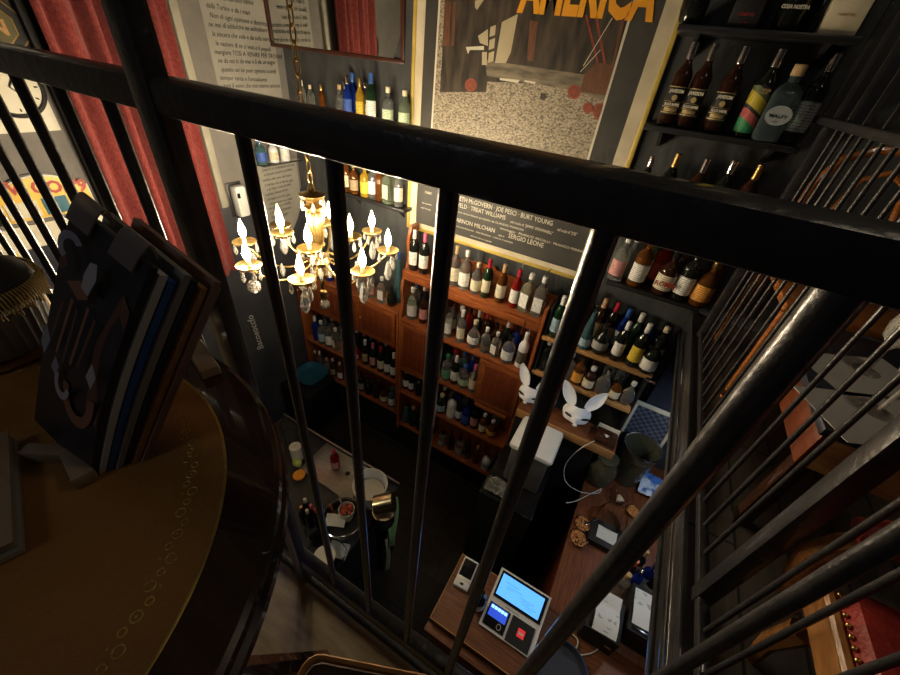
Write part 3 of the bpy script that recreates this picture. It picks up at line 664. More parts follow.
def row(z, y, items, place, group, hs=1.0, xr=None):
    NS = {}
    """items: (px, 'kind glass label cap flags', height factor)"""
    its = sorted(items, key=lambda q: q[0]); out = []; XS = [x_for(q[0], y+(q[3] if len(q) > 3 else 0), z+.02) for q in its]
    RR = [max(r for r, _ in K[q[1].split()[0]][0])*min(1, (q[2] if len(q) > 2 else 1)*hs)*(1.05 if K[q[1].split()[0]][3] == 6 else 1) for q in its]
    for _ in range(60):
        for i in range(len(XS)-1):
            g_ = RR[i]+RR[i+1]+.002-(XS[i+1]-XS[i])
            if g_ > 0: XS[i] -= g_/2; XS[i+1] += g_/2
        for i in range(len(XS)):
            if xr: XS[i] = min(max(XS[i], xr[0]+RR[i]), xr[1]-RR[i])
    for i in range(len(XS)-1):
        g_ = (XS[i+1]-XS[i]-.002)/(RR[i]+RR[i+1])
        if g_ < 1: NS[i] = min(NS.get(i, 1), g_); NS[i+1] = min(NS.get(i+1, 1), g_)
    for i, it in enumerate(its):
        sp = [None if q == '-' else q for q in it[1].split()]; hh = (it[2] if len(it) > 2 else 1)*hs
        yy = y + (it[3] if len(it) > 3 else 0)
        x = XS[i]
        kind, g, l, c = sp[:4]
        d = f'{GL[g]} {KW[kind]} bottle'
        ex = (f', {l.replace("light", "pale ")} label' if l else '') + (f', {CN[c]} cap' if c else '')
        n = 'leftmost' if i == 0 else 'rightmost' if i == len(its)-1 else ORD[i]+' from left'
        lab = f'{d}{ex}, {n}, {place}'
        if len(lab.split()) > 16: lab = lab.replace(f', {CN[c]} cap', '')
        bo_ = bottle(sp, (x, yy, z+.0008), lab, group, random.uniform(-.35, .35), hh); out.append(bo_)
        if i in NS: bo_.scale.x *= NS[i]; bo_.scale.y *= NS[i]
    return out
yf, yb = F+.062, F+.155
top = row(zf(-.62), yf, [(454, 'tall clear cream cork', 1.0), (463.5, 'gin clear white white', 1.08), (475, 'gin clear cream cream', .86), (485, 'wine green cream red', .92), (499, 'tall amber cream cork', .92), (513, 'tall red white red s', .92), (524.5, 'square pale white white', 1.0), (536, 'square clear white white s', 1.02)], 'dresser top shelf', 'bottles on the dresser top shelf', xr=(xa+.002, xb-.002))
row(zf(-.615), yf, [(413.5, 'wine dark white white', 1), (423.5, 'wine dark white pink', 1)], 'dresser top left niche', 'bottles in the dresser top left niche', xr=(xl+.002, xm2-.002))
g2 = 'bottles on the dresser second shelf'
row(zf(-.838), yf, [(447.5, 'tall clear white silver', .92), (460, 'tall clear cream white', .95), (472.5, 'round clear white cream', 1.1), (484, 'gin clear - white', .82), (494, 'square clear white white', .78), (506.5, 'squat clear white black', 1.05), (519.5, 'tall white black white', 1.0)], 'front, dresser second shelf', g2, xr=(xa+.002, xb-.002))
row(zf(-.838), yb, [(450, 'gin clear white silver', .95), (458, 'gin clear - white', .95), (466, 'tall red - black', .95), (475, 'wine dark - white', .9), (484, 'wine brown - red', .95), (491, 'round brown - black', 1), (499, 'wine dark - white', .93), (506, 'gin blue - black', 1), (514, 'tall clear white silver', .95)], 'back, dresser second shelf', g2, xr=(xa+.002, xb-.002))
g3 = 'bottles on the dresser third shelf'
row(zf(-1.05), yf, [(446, 'gin clear green green', 1), (454.5, 'wine dark white white', .95), (462.5, 'round clear lightgreen blue', 1.1), (471.5, 'tall clear cream pink', .95)], 'front, dresser third shelf', g3, xr=(xa+.002, xd-.011))
row(zf(-1.05), yb, [(446, 'wine dark - black', 1), (453, 'gin clear - red', 1), (459.5, 'gin teal white blue', 1.1), (466, 'tall blue - blue', 1), (473, 'tall clear cream cream', 1)], 'back, dresser third shelf', g3, xr=(xa+.002, xd-.011))
g4 = 'bottles on the dresser fourth shelf'
row(zf(-1.246), yf, [(440.7, 'squat dark lightblue cream', 1), (451, 'gin white white black', 1), (458.5, 'wine dark white black', .85), (465, 'gin blue blue black', 1), (473, 'wine dark pink black', .95), (482, 'gin amber cream white', .85), (490.5, 'round amber orange white', .9)], 'front, dresser fourth shelf', g4, xr=(xa+.002, xb-.002))
row(zf(-1.246), yb, [(444, 'squat amber - cream', 1), (451, 'tall clear - silver', .9), (458, 'wine blue - silver', .9), (465, 'gin clear white cream', 1), (472, 'wine dark - white', .95), (479, 'wine dark - black', 1), (487, 'tall amber - orange', .95), (494, 'gin clear - white', 1)], 'back, dresser fourth shelf', g4, xr=(xa+.002, xb-.002))
row(zf(-1.462), yf, [(442, 'squat clear grey black', .9), (450, 'wine dark - black', .8), (458.5, 'gin clear grey black', .9), (466.5, 'wine dark - black', .85), (475, 'tall amber - cork', .8), (485.5, 'squat white grey silver', .95), (493, 'wine dark - black', .8)], 'dresser bottom shelf', 'bottles on the dresser bottom shelf', xr=(xa+.002, xb-.002))
row(zf(-.822), yf, [(412, 'gin clear white white', 1.05), (423, 'wine brown pink black', .92)], 'front, niche above left door', 'bottles above the dresser left door', xr=(xl+.002, xm2-.002))
row(zf(-.822), yb, [(415, 'tall clear lightgreen blue', 1), (423, 'wine dark - white', .95), (429, 'tall blue - black', .95)], 'back, niche above left door', 'bottles above the dresser left door', xr=(xl+.002, xm2-.002))
row(zf(-1.212), yf, [(404.5, 'wine dark white white', .8), (411, 'wine dark white black', .76), (419, 'gin dark - green', .9)], 'niche below dresser left door', 'bottles below the dresser left door', xr=(xl+.002, xm2-.002))
row(zf(-1.43), yf, [(402, 'squat teal - green', .9), (410, 'gin green - cork', .95), (418, 'squat dark - black', .95)], 'lowest left niche of dresser', 'bottles in the lowest left niche', xr=(xl+.002, xm2-.002))
gs = 'bottles on top of the sideboard'
row(zf(-.805), yf, [(330, 'tall blue white white', .9), (341, 'gin dark white silver', .95), (363, 'gin clear lightblue silver', 1), (371, 'tall clear pink pink', .9), (382, 'square clear white white', .85), (391.5, 'round dark - black', .8)], 'sideboard top', gs, xr=(LX0+.002, LX1-.002))
bb = row(zf(-.805), yb, [(398, 'cone teal - blue', 1.35)], 'back of sideboard top', gs, xr=(LX0+.002, LX1-.002))
bb[0]['label'] = 'tall slim pale blue bottle at the right end of sideboard top against dresser'
gw = 'bottles on the sideboard upper shelf'
row(zf(-1.18), yf, [(317, 'tall blue - white', .95), (323, 'gin clear lightblue white', 1), (330, 'gin clear white silver', 1.1), (337, 'square clear white white', .95), (344, 'tall clear - silver', 1), (357, 'squat red pink silver', .75), (366, 'wine dark tan white', .95), (373.5, 'wine dark pink pink', .95), (381, 'wine dark cream red', .97), (387.5, 'wine dark white black', .95), (393.5, 'wine dark white white', .95)], 'front, sideboard upper shelf', gw, xr=(LX0+.024, LX1-.024))
row(zf(-1.18), yb, [(320, 'tall dark - red', 1), (327, 'gin teal - blue', 1), (334, 'gin clear - white', 1.1), (342, 'tall clear - blue', 1), (358, 'wine dark - white', 1), (365, 'wine dark - pink', 1), (372, 'wine dark - blue', 1), (379, 'wine dark - red', 1), (386, 'wine dark - white', 1), (392, 'wine dark - red', 1)], 'back, sideboard upper shelf', gw, xr=(LX0+.024, LX1-.024))
gx = 'bottles on the sideboard lower shelf'
row(zf(-1.372), yf, [(314, 'gin amber - white', .8), (321, 'tall clear - white', .8), (328, 'squat clear - cork', .9), (334, 'gin brown tan white', .85), (341, 'gin amber white cream', .85), (362, 'gin dark grey black', .9), (369, 'squat dark - silver', .9), (376, 'gin brown - black', .9), (384, 'squat amber cream black', .9), (392, 'gin teal white green', .95)], 'front, sideboard lower shelf', gx, xr=(LX0+.024, LX1-.024))
# pine shelves
gp = 'bottles on the upper pine shelf'
row(zf(-.668), F+.052, [(549.5, 'wine green lightblue white', 1.0), (566, 'tall clear white black', .95), (584, 'cone teal lightblue silver', .95), (596.5, 'round dark grey black', 1.0), (614.5, 'wine dark white white', .92), (632, 'tall dark yellow white', 1.02), (645.5, 'squat dark white black', 1.0)], 'front, upper pine shelf', gp, xr=(RX0+.02, RX1+.012))
row(zf(-.668), YD-.06, [(566, 'wine dark - silver', 1.1), (590, 'tall dark - black', 1.15), (601, 'tall brown tan cork', 1.05), (611, 'wine dark tan red', 1.05), (621, 'tall blue white blue', 1.0), (636, 'tall green - white', 1.0), (648, 'tall blue - black', .95), (659, 'gin dark white cream', 1.0)], 'back, upper pine shelf', gp, xr=(RX0+.02, RX1+.012))
gq = 'bottles on the lower pine shelf'
row(zf(-.812), F+.06, [(540, 'tall dark - white', .95), (552, 'wine dark grey black', .9), (575, 'gin clear - white', .9), (587, 'gin amber orange black', .9), (601, 'squat brown cream white', .9), (613.5, 'round clear - silver', 1), (625, 'squat amber cream black', .8), (637, 'round clear - white', .9)], 'front, lower pine shelf', gq, .95, xr=(RX0+.02, RX1-.02))
row(zf(-.812), YD-.06, [(580, 'tall amber - white', .93), (592, 'gin brown - cream', 1), (604, 'gin clear - red', 1), (616, 'gin clear - blue', 1), (628, 'tall dark - red', .92)], 'back, lower pine shelf', gq, .95, xr=(RX0+.02, RX1-.02))
# lowest black shelf
gr = 'bottles on the lowest black shelf'
lo = row(zS3, YS+.052, [(615, 'gin clear pink white', .95), (634.5, 'gin amber white black', 1.05), (661, 'squat brown cream black', 1.12), (681, 'gin dark white silver', 1.05), (695, 'squat amber orange gold', 1.12)], 'front, lowest black shelf', gr)
row(zS3, YD-.052, [(616, 'tall clear - silver', .95), (628, 'round clear - white', 1.1), (642, 'tall pale white black', .92), (654, 'gin red red white', 1.05), (668, 'gin brown tan black', 1.05), (682, 'gin clear - silver', 1.05), (698, 'tall amber - silver', .9)], 'back, lowest black shelf', gr)
a = at_z(661, 292, zS3)
bo = lo[2]; text('ROMO', .035, 'redink', [c for c in bo.children if c.name.startswith('label')][0], (-.0, -.0575, .055), ZX, ZZ, 'CENTER', bold=.001)
row(zS2b, YS+.075, [(634, 'tall dark - silver', .86), (655, 'wine dark cream gold', .95), (681, 'wine brown - silver', .95), (704, 'tall dark - silver', 1), (727, 'wine brown - gold', 1)], 'black shelf hidden by front rail', 'bottles on the hidden black shelf')
# three whiskey bottles and neighbours
M['l_whiskey'] = mat('black_whiskey_label', (.012, .012, .012), .45, 0, (.018, .017, .015), 20)
M['tangold'] = mat('label_gold_print', (.62, .47, .22), .45, .2, (.4, .3, .12), 60)
wn = ['leftmost', 'middle', 'rightmost']
for i, px in enumerate((666, 684, 711)):
    y = YS+.06; x = x_for(px, y, zS2+.02)
    t = bottle(['tall', 'brown', 'whiskey', 'silver'], (x, y, zS2+.0008), f'dark whiskey bottle with black and gold label, {wn[i]} of three matching bottles right of poster', 'matching dark whiskey bottles', 0, 1.0)
    l = [c for c in t.children if c.name.startswith('label')][0]
    text('JAMESON', .0165, 'bone', l, (0, -.0394, .127), ZX, ZZ, 'CENTER', bold=.0009, xs=.8); text('BLACK BARREL', .0135, 'bone', l, (0, -.0394, .079), ZX, ZZ, 'CENTER', bold=.0007, xs=.66)
    for z0, z1 in ((.146, .149), (.093, .0945), (.0725, .075), (.050, .054)):
        b = MB(); b.grid(lambda u, v: ((.0384)*cos(-pi/2+(u-.5)*2.6), .0384*sin(-pi/2+(u-.5)*2.6), z0+(z1-z0)*v), 12, 1); b.build('gold_band', 'tangold', l, 60)
    b = MB(); b.grid(lambda u, v: ((.0384)*cos(-pi/2+(u-.5)*1.5), .0384*sin(-pi/2+(u-.5)*1.5), .057+.013*v), 12, 1); b.build('gold_panel', 'tangold', l, 60)
    b = MB(); b.lathe([(.011, -.0388), (.011, -.0392)], (0, 0, .108), 16, (0, 1, 0)); b.build('crest', 'tangold', l, 0)
y = YS+.06
t = bottle(['tall', 'dark', None, 'silver'], (x_for(742, y, zS2+.02), y, zS2+.0008), 'dark bottle wrapped in yellow, green and pink stripes, right of the three whiskey bottles', None, .2, 1.0)
M['stripes'] = mat('rainbow_stripes', (.45, .4, .03), .5)
nt = M['stripes'].node_tree; tc = nt.nodes.new('ShaderNodeTexCoord'); sx = nt.nodes.new('ShaderNodeSeparateXYZ'); ma = nt.nodes.new('ShaderNodeMath'); ma.operation = 'MULTIPLY_ADD'; ma.inputs[1].default_value = 5.2; ma.inputs[2].default_value = 0
md = nt.nodes.new('ShaderNodeMath'); md.operation = 'MULTIPLY_ADD'; md.inputs[1].default_value = 3.0
rp = nt.nodes.new('ShaderNodeValToRGB'); rp.color_ramp.interpolation = 'CONSTANT'; e = rp.color_ramp.elements
e[0].color = (.03, .22, .09, 1); e[0].position = 0; e[1].position = .28; e[1].color = (.45, .1, .09, 1)
for p_, c_ in ((.45, (.03, .03, .03, 1)), (.52, (.5, .40, .04, 1)), (.76, (.12, .14, .06, 1)), (.88, (.02, .02, .02, 1))): q_ = e.new(p_); q_.color = c_
L_ = nt.links; L_.new(tc.outputs['Object'], sx.inputs[0]); L_.new(sx.outputs['Z'], ma.inputs[0]); L_.new(sx.outputs['X'], md.inputs[0]); L_.new(ma.outputs[0], md.inputs[2]); L_.new(md.outputs[0], rp.inputs[0]); L_.new(rp.outputs[0], nt.nodes['Principled BSDF'].inputs['Base Color'])
b = MB(); b.grid(lambda u, v: (.0382*cos(2*pi*u), .0382*sin(2*pi*u), .02+.165*v), 28, 6); wr = b.build('wrap', 'stripes', t, 60)
text('ZIP', .022, 'tangold', wr, (0, -.0385, .160), ZX, ZZ, 'CENTER', bold=.001)
t = bottle(['square', 'tealpale', None, 'cork'], (x_for(764, y, zS2+.02), y-.01, zS2+.0008), 'square teal gin bottle with round white label at the front of the whiskey shelf', None, .12, 1.0); t.scale = (1.25, 1.1, .95)
b = MB(); b.lathe([(.036, -.0402), (.036, -.041)], (0, 0, .10), 28, (0, 1, 0)); lb = b.build('label', 'l_white', t, 0)
M['l_white_plain'] = mat('plain_white_label', (.42, .46, .46), .6); lb.data.materials[0] = M['l_white_plain']
text('MALFY', .017, 'navy', lb, (0, -.0412, .092), ZX, ZZ, 'CENTER', bold=.0004); text('GIN', .008, 'navy', lb, (0, -.0412, .075), ZX, ZZ, 'CENTER')
bottle(['tall', 'dark', 'grey', 'silver'], (x_for(790, y+.05, zS2+.02), y+.055, zS2+.0008), 'dark bottle with foil neck and grey label behind the teal gin bottle', None, 0, 1.02)
# uppermost shelf
row(zS1, YS+.062, [(690, 'round dark - black', 1.0)], 'x', 'g')[0]['label'] = 'dark bulbous bottle at the left end of the uppermost black shelf'
x = x_for(742, YS+.06, zS1+.02); t = thing('bottle_box', 'dark gift box with red print on the uppermost black shelf', 'box', (x, YS+.06, zS1+.0008))
b = MB(); b.box((0, 0, .15), (.10, .09, .30), None, .002); b.build('carton', 'black', t); text('riserva', .02, 'redink', t, (0, -.0455, .035), ZX, ZZ, 'CENTER', shear=.2); text('-- --', .02, 'redink', t, (0, -.0455, .012), ZX, ZZ, 'CENTER')
x = x_for(785, YS+.065, zS1+.02); t = bottle(['squat', 'dark', None, 'black'], (x, YS+.068, zS1+.0008), 'black bottle lettered in white beside the dark gift box on the uppermost shelf', None, 0, 1.2)
text('COSA NOSTRA', .0125, 'bone', t, (0, -.0553, .052), ZX, ZZ, 'CENTER', bold=.0006)
x = x_for(836, YS+.06, zS1+.02); t = thing('bottle_box', 'cream gift box at the right end of the uppermost black shelf', 'box', (x, YS+.06, zS1+.0008))
b = MB(); b.box((0, 0, .16), (.11, .09, .32), None, .002); b.build('carton', 'cream', t); text('reserve', .016, 'pine', t, (0, -.0455, .05), ZX, ZZ, 'CENTER')
bottle(['tall', 'dark', None, 'silver'], (x_for(812, YS+.1, zS1+.02), YS+.11, zS1+.0008), 'plain dark bottle behind the cream gift box on the uppermost shelf', None, 0, 1)
# shelves under the mirror
zt = 1
row(zL1, YL+.05, [(304, 'tall clear - white', .62), (312, 'gin clear - cream', .62), (323, 'tall amber - gold', .6), (341, 'gin clear - cork', .74), (349, 'tall blue blue silver', .85), (361, 'tall yellow yellow gold', .84), (372, 'wine green white blue', .95), (388, 'gin clear lightgreen cream', .86), (404, 'gin pale lightgreen cream', .85)], 'front, shelf under mirror', 'bottles under the mirror')
row(zL1, YL+.10, [(346, 'tall clear - silver', .72), (354, 'tall blue - blue', .9), (366, 'gin clear white silver', .86)], 'back, shelf under mirror', 'bottles under the mirror')
row(zL2, YL+.05, [(347, 'tall amber cream orange', .8), (354.5, 'gin amber tan cork', .8), (365.5, 'gin yellow yellow orange', .85), (372.5, 'tall clear white black', .85), (379.5, 'tall amber - white', .85), (388.5, 'square pale lightgreen green', .95), (398.5, 'tall clear cream white', .9)], 'shelf behind chandelier', 'bottles on the shelf behind the chandelier')
# three small bottles on the left wall shelf
for i, (px, sp, hh, d) in enumerate(((262, ['squat', 'teal', 'blue', 'blue'], .8, 'small teal blue bottle on the little left wall shelf above the handwritten page'), (274, ['squat', 'white', 'cream', 'cream'], .72, 'small cream jar-like bottle, middle of three on the little left wall shelf'), (285, ['squat', 'white', 'white', 'cream'], .72, 'small cream bottle, right of three on the little left wall shelf'))):
    p = at_x(px, 160-2*i, XL+.045); t = bottle(sp, (XL+.045, p.y, -.772+.0008), d, None, pi/2, hh)

# ---------------------------------------------------------------- chandelier
CX, CY, CZ = -1.514, 1.381, -.90
t = thing('chandelier', 'brass chandelier with candle bulbs and crystal drops hanging over the bar', 'chandelier', (CX, CY, CZ))
b = MB(); z = .335; k = 0
while z < ZT-CZ-.06:
    ax = Vector((1, 0, 0)) if k % 2 else Vector((.25, .97, 0)); pts = []
    for i in range(12):
        a = 2*pi*i/12; pts.append(Vector((0, 0, z+.031)) + ax*(.0115*sin(a)) + Vector((0, 0, .033*cos(a))))
    b.tube(pts, .0036, 6, True); z += .055; k += 1
b.build('chain', 'gold', t)
b = MB(); b.lathe([(.055, -.045), (.06, -.02), (.02, 0)], (0, 0, ZT-CZ-.002), 20); b.build('canopy', 'gold', t)
b = MB(); b.lathe([(.012, -.20), (.03, -.185), (.042, -.16), (.03, -.13), (.018, -.115), (.05, -.10), (.062, -.075), (.05, -.05), (.022, -.035), (.020, -.01), (.034, .005), (.040, .02), (.03, .03),
    (.033, .05), (.036, .12), (.038, .19), (.034, .20), (.046, .21), (.05, .225), (.036, .235), (.03, .25), (.058, .27), (.066, .285), (.045, .29), (.02, .30), (.012, .335), (.004, .34)], n=28)
for v in b.bm.verts:
    if .04 < v.co.z < .195:
        a = math.atan2(v.co.y, v.co.x); s_ = 1+.07*cos(a*14); v.co.x *= s_; v.co.y *= s_
b.build('column', 'gold', t)
b = MB(); b.lathe([(.002, -.335), (.02, -.325), (.028, -.30), (.022, -.275), (.006, -.262), (.012, -.25), (.016, -.225), (.01, -.205)], n=8); b.build('finial', 'gold', t)
def crystal(par, p, l, r, name='crystal_drop', ball=False):
    b = MB()
    if ball: b.ball((0, 0, -r), r, 10)
    else: b.lathe([(.0008, 0), (r*.55, -l*.18), (r, -l*.62), (r*.6, -l*.88), (.001, -l)], n=6)
    o = b.build(name, 'crystal', par, 0, p); return o
drops = []
def arm(a, R, z, dim, big, idx):
    d = Vector((cos(a), sin(a), 0)); r0 = .045; pts = []
    for i in range(17):
        u = i/16; rr = r0+(R-r0)*u
        if R > .3: zz = -.075 + (-.055*sin(u*pi*1.15) if u < .87 else 0) + (z+.075-.012)*max(0, (u-.72)/.28)**2
        else: zz = -.02 - .03*sin(u*pi) + (z+.02-.012)*u**2.4
        pts.append(d*rr + Vector((0, 0, zz)))
    b = MB(); b.tube(pts, .0062, 8); b.build('arm', 'gold', t)
    c = d*R + Vector((0, 0, z))
    b = MB(); b.lathe([(.012, -.024), (.018, -.012), (.05, -.004), (.061, .008), (.060, .011), (.045, .003), (.01, .001)], c, 24); pan = b.build('drip_pan', 'gold', t)
    b = MB(); b.lathe([(.0105, .002), (.0105, .034), (.0085, .036)], c, 12); b.build('candle_sleeve', 'wax', t)
    b = MB(); b.lathe([(.007, .034), (.014, .046), (.0185, .062), (.0175, .078), (.011, .1), (.005, .118), (.0012, .132)], c, 14); b.build('bulb', 'bulbdim' if dim else 'bulb', t)
    for q in range(4):
        a2 = a + q*pi/2+.4; p = c + Vector((cos(a2)*.052, sin(a2)*.052, -.002))
        drops.append((p, .062, .0115, False))
    if big == 1: drops.append((c+Vector((0, 0, -.055)), .13, .025, False)); drops.append((c+Vector((.02, .02, -.03)), .09, .016, False))
    if big == 2: drops.append((c+Vector((0, 0, -.075)), .06, .034, True)); drops.append((c+Vector((.018, .0, -.026)), .05, .013, False))
angs = [-146, -101, -56, -11, 34, 79, 124, 169]
for i, a in enumerate(angs): arm(radians(a), .38, 0, a in (169,), 2 if a == -101 else 1, i)
for i, a in enumerate((-56, 37, 124, 214)): arm(radians(a), .178, .065, a == 37, 0, i+8)
for q in range(6):
    a = q*pi/3+.3; drops.append((Vector((cos(a)*.06, sin(a)*.06, .265)), .055, .011, False))
    drops.append((Vector((cos(a)*.05, sin(a)*.05, -.09)), .09, .015, False))
    drops.append((Vector((cos(a+.5)*.20, sin(a+.5)*.20, -.085)), .085, .015, False))
drops.append((Vector((0, 0, -.335)), .08, .03, True))
drops.sort(key=lambda q: -q[1])
for p, l, r, bl in drops[:98]: crystal(t, p, l, r, 'crystal_ball' if bl else 'crystal_drop', bl)

# ---------------------------------------------------------------- bar counter and till
t = thing('bar_counter', 'L-shaped reddish wooden bar counter below the railing', 'counter', (.4, .85, ZF)); BO = Vector(t.location)
def cbx(a, c, name, m_, bev=.004, par=None, o=None): return dbx2(par or t, BO if o is None else o, a, c, name, m_, bev)
CXL, CY0, CY1, CRX = -.228, .655, 1.02, .285
cbx((CXL, CY0, ZC-.035), (1.5, CY1, ZC), 'front_top', 'counter'); cbx((CRX, CY1, ZC-.035), (1.1, W-.01, ZC), 'side_top', 'county')
cbx((CXL-.004, CY0-.045, ZC-.085), (1.5, CY0-.003, ZC-.04), 'front_ledge', 'counter')
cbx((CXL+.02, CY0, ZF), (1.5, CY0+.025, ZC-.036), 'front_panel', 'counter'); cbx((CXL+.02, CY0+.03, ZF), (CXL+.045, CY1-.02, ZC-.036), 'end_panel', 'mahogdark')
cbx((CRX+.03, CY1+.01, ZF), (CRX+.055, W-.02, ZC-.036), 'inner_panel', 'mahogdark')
b = MB(); 
for a, c in (((CXL, CY0, ZC), (1.5, CY0+.005, ZC+.003)), ((CXL, CY0+.005, ZC), (CXL+.004, CY1, ZC+.003)), ((CXL+.004, CY1-.004, ZC), (CRX, CY1, ZC+.003))): b.span(Vector(a)-BO, Vector(c)-BO)
b.build('edge_trim', 'pine', t, 0)
for i, (px, py, w_, h_) in enumerate(((443, 638, .085, .06), (457.5, 652, .045, .065), (489, 668, .09, .055))):
    p = at_y(px, py, CY0-.0035); s_ = thing('sticker', ('pale notice card pinned to the near face of the bar counter, leftmost', 'small printed card on the near counter face, below the till', 'pale card at the bottom edge on the counter face')[i], 'card', (p.x, CY0-.001, p.z))
    b = MB(); b.span((-w_/2, -.004, -h_/2), (w_/2, -.001, h_/2)); b.build('card', 'paper', s_, 0); 
    if i < 2: text('CARTE\nNO $' if i else 'bar tabacchi\nsi prega di\nattendere', .014 if i else .012, 'ink', s_, (-w_/2+.008, -.0046, h_/2-.018), ZX, ZZ, xs=.8)
def on_counter(px, py, z=ZC): return at_z(px, py, z)
# till
t = thing('payment_terminal', 'white touchscreen till with blue glowing display on the bar counter', 'till', (.0, .76, ZC+.0035))
pw = .285
b = MB(); b.prism([(0, 0, 0), (0, .275, 0), (0, .275, .085), (0, .135, .03), (0, 0, .012)], (pw, 0, 0)); b.build('body', 'white', t)
Rv = Vector((1, 0, 0)); sl = Vector((0, .14, .055)).normalized(); nl = Rv.cross(sl)
def panel(x0, x1, v0, v1, base, u, name, m_, th=.003, par=None):
    n_ = Rv.cross(u); P = [base+Rv*x+u*v for x, v in ((x0, v0), (x1, v0), (x1, v1), (x0, v1))]
    b = MB(); b.prism(P, n_*th); return b.build(name, m_, par or t, 0)
B1 = Vector((0, .135, .0302)); B2 = Vector((0, 0, .0122)); s2 = Vector((0, .135, .018)).normalized()
bz = panel(.012, pw-.012, .012, .142, B1, sl, 'display_bezel', 'blackgloss'); sc = panel(.022, pw-.028, .026, .130, B1+nl*.003, sl, 'display', 'screen', .0006)
for x0, x1, v in ((.05, .12, .10), (.06, .15, .085), (.14, .22, .07), (.15, .20, .06), (.16, .24, .05), (.18, .22, .04), (.06, .1, .075)): panel(x0, x1, v, v+.0016, B1+nl*.0037, sl, 'display_line', 'screenline', .0003, sc)
panel(.014, .128, .012, .120, B2, s2, 'pin_pad', 'blackgloss'); pb = panel(.022, .118, .058, .114, B2+Rv.cross(s2)*.003, s2, 'pin_display', 'screenblue', .0006)
for k in range(5): panel(.026+.018*k, .041+.018*k, .096, .11, B2+Rv.cross(s2)*.0037, s2, 'display_digit', 'screenlite', .0003, pb)
b = MB(); b.tube([B2+Rv*(.095+.011*cos(a_*pi/5))+s2*(.034+.013*sin(a_*pi/5))+Vector((0, 0, .004)) for a_ in range(10)], .002, 6, True); b.build('tap_ring', 'bone', t)
panel(.14, .262, .006, .122, B2, s2, 'printer_lid', 'black', .006); rb = panel(.185, .222, .048, .086, B2+Rv.cross(s2)*.006, s2, 'red_key', 'redlit', .0015)
panel(.191, .216, .060, .072, B2+Rv.cross(s2)*.0076, s2, 'key_mark', 'pinkwhite', .0004, rb)
panel(.09, .17, .131, .1335, B2, s2, 'slot', 'black', .0006)
t = thing('card_reader', 'small white card reader with dark screen at the left end of the bar counter', 'card reader', (-.16, .93, ZC+.0005), radians(3))
b = MB(); b.box((0, 0, .014), (.085, .165, .028), None, .008); b.build('case', 'white', t)
b = MB(); b.box((0, .022, .0285), (.072, .095, .002), None, .0008); b.build('screen', 'blackgloss', t)
b = MB(); b.box((0, -.04, .0285), (.074, .012, .002), None, .0008); b.build('button_strip', 'bone', t); b = MB(); b.box((0, -.062, .029), (.018, .012, .003), None, .001); b.build('key', 'ink', t)
t = bottle(['tall', 'dark', 'white', 'black'], (-.04, .83, ZC+.001), 'dark bottle with white banded label beside the till on the bar counter', None, .3, .75); t.scale = (.95, .95, .6)
t = thing('tip_tray', 'round navy bowl on the near edge of the bar counter by the till', 'bowl', (.42, .79, ZC+.0005))
b = MB(); b.lathe([(.09, 0), (.115, .01), (.125, .04), (.121, .041), (.108, .015), (.02, .01)], n=36); b.build('bowl', 'navy', t)
b = MB(); b.lathe([(.1235, .040), (.1255, .0405), (.1255, .044), (.1225, .044)], n=36, cap=(False, False)); b.build('rim', 'blueglass', t)  # blue light on the bowl's edge is drawn as a blue rim
def cable(name, label, pts, r=.003, m_='cable'):
    P = [Vector(p) for p in pts]; out = []
    for i in range(len(P)-1):
        a, b_, c, d = P[max(i-1, 0)], P[i], P[i+1], P[min(i+2, len(P)-1)]
        for k in range(6):
            s_ = k/6; out.append(.5*((2*b_)+(c-a)*s_+(2*a-5*b_+4*c-d)*s_*s_+(3*b_-a-3*c+d)*s_**3))
    out.append(P[-1]); b = MB(); b.tube(out, r, 7); return tag(b.build(name, m_), label, 'cable')
def zc(pts, z): return [at_z(x, y, z) for x, y in pts]
cable('charging_cable', 'white cable looping between till and receipt printer', zc([(545, 640), (556, 648), (575, 655), (594, 652), (604, 640), (604, 632)], ZC+.004))
cable('charging_cable', 'white cable curling right behind the till on the counter', zc([(562, 632), (572, 634), (578, 641), (575, 649), (566, 651)], ZC+.0105))
cable('power_cable', 'white cable draped over the side counter near the masks', [at_z(597, 440, -1.93+.006), at_y(590, 443, 1.912), at_y(576, 452, 1.90), at_y(565, 466, 1.87), at_z(566, 482, ZC+.02), at_z(581, 492, ZC+.004), at_z(598, 493, ZC+.004), at_z(601, 488, ZC+.004)])
cable('power_cable', 'short white cable end trailing off the side counter edge', zc([(600, 489.5), (588, 495), (576, 501), (566, 503)], ZC+.0105))
# receipt printers
def printer(px, py, w_, d_, h_, label, plabel, pw_, ph_, curl):
    p = at_z(px, py, ZC+h_); t = thing('receipt_printer', label, 'printer', (p.x, p.y, ZC+.0005))
    b = MB(); b.box((0, 0, h_/2), (w_, d_, h_), None, .008); b.build('case', 'black', t)
    b = MB(); b.box((0, -d_/2+.02, h_+.001), (w_*.8, .02, .004), None, .001); b.build('paper_slot', 'blackgloss', t)
    b = MB(); b.box((w_*.3, -d_/2-.001, h_*.5), (.03, .003, .012)); b.build('badge', 'steel', t)
    q = thing('receipt', plabel, 'receipt', (p.x, p.y, ZC+h_+.006)); b = MB()
    def fn(u, v): return ((u-.5)*pw_, -ph_/2+ph_*v, .004+curl*(abs(sin(v*pi*1.5)))*.5+.008*v)
    b.grid(fn, 6, 16, .0004); b.build('paper', 'receipt', q, 80); q.rotation_euler.z = radians(2)
    return t
printer(606, 615, .17, .20, .15, 'black receipt printer with curled white receipt on the bar counter', 'white receipt with a fold lying on the left black printer', .115, .19, .035)
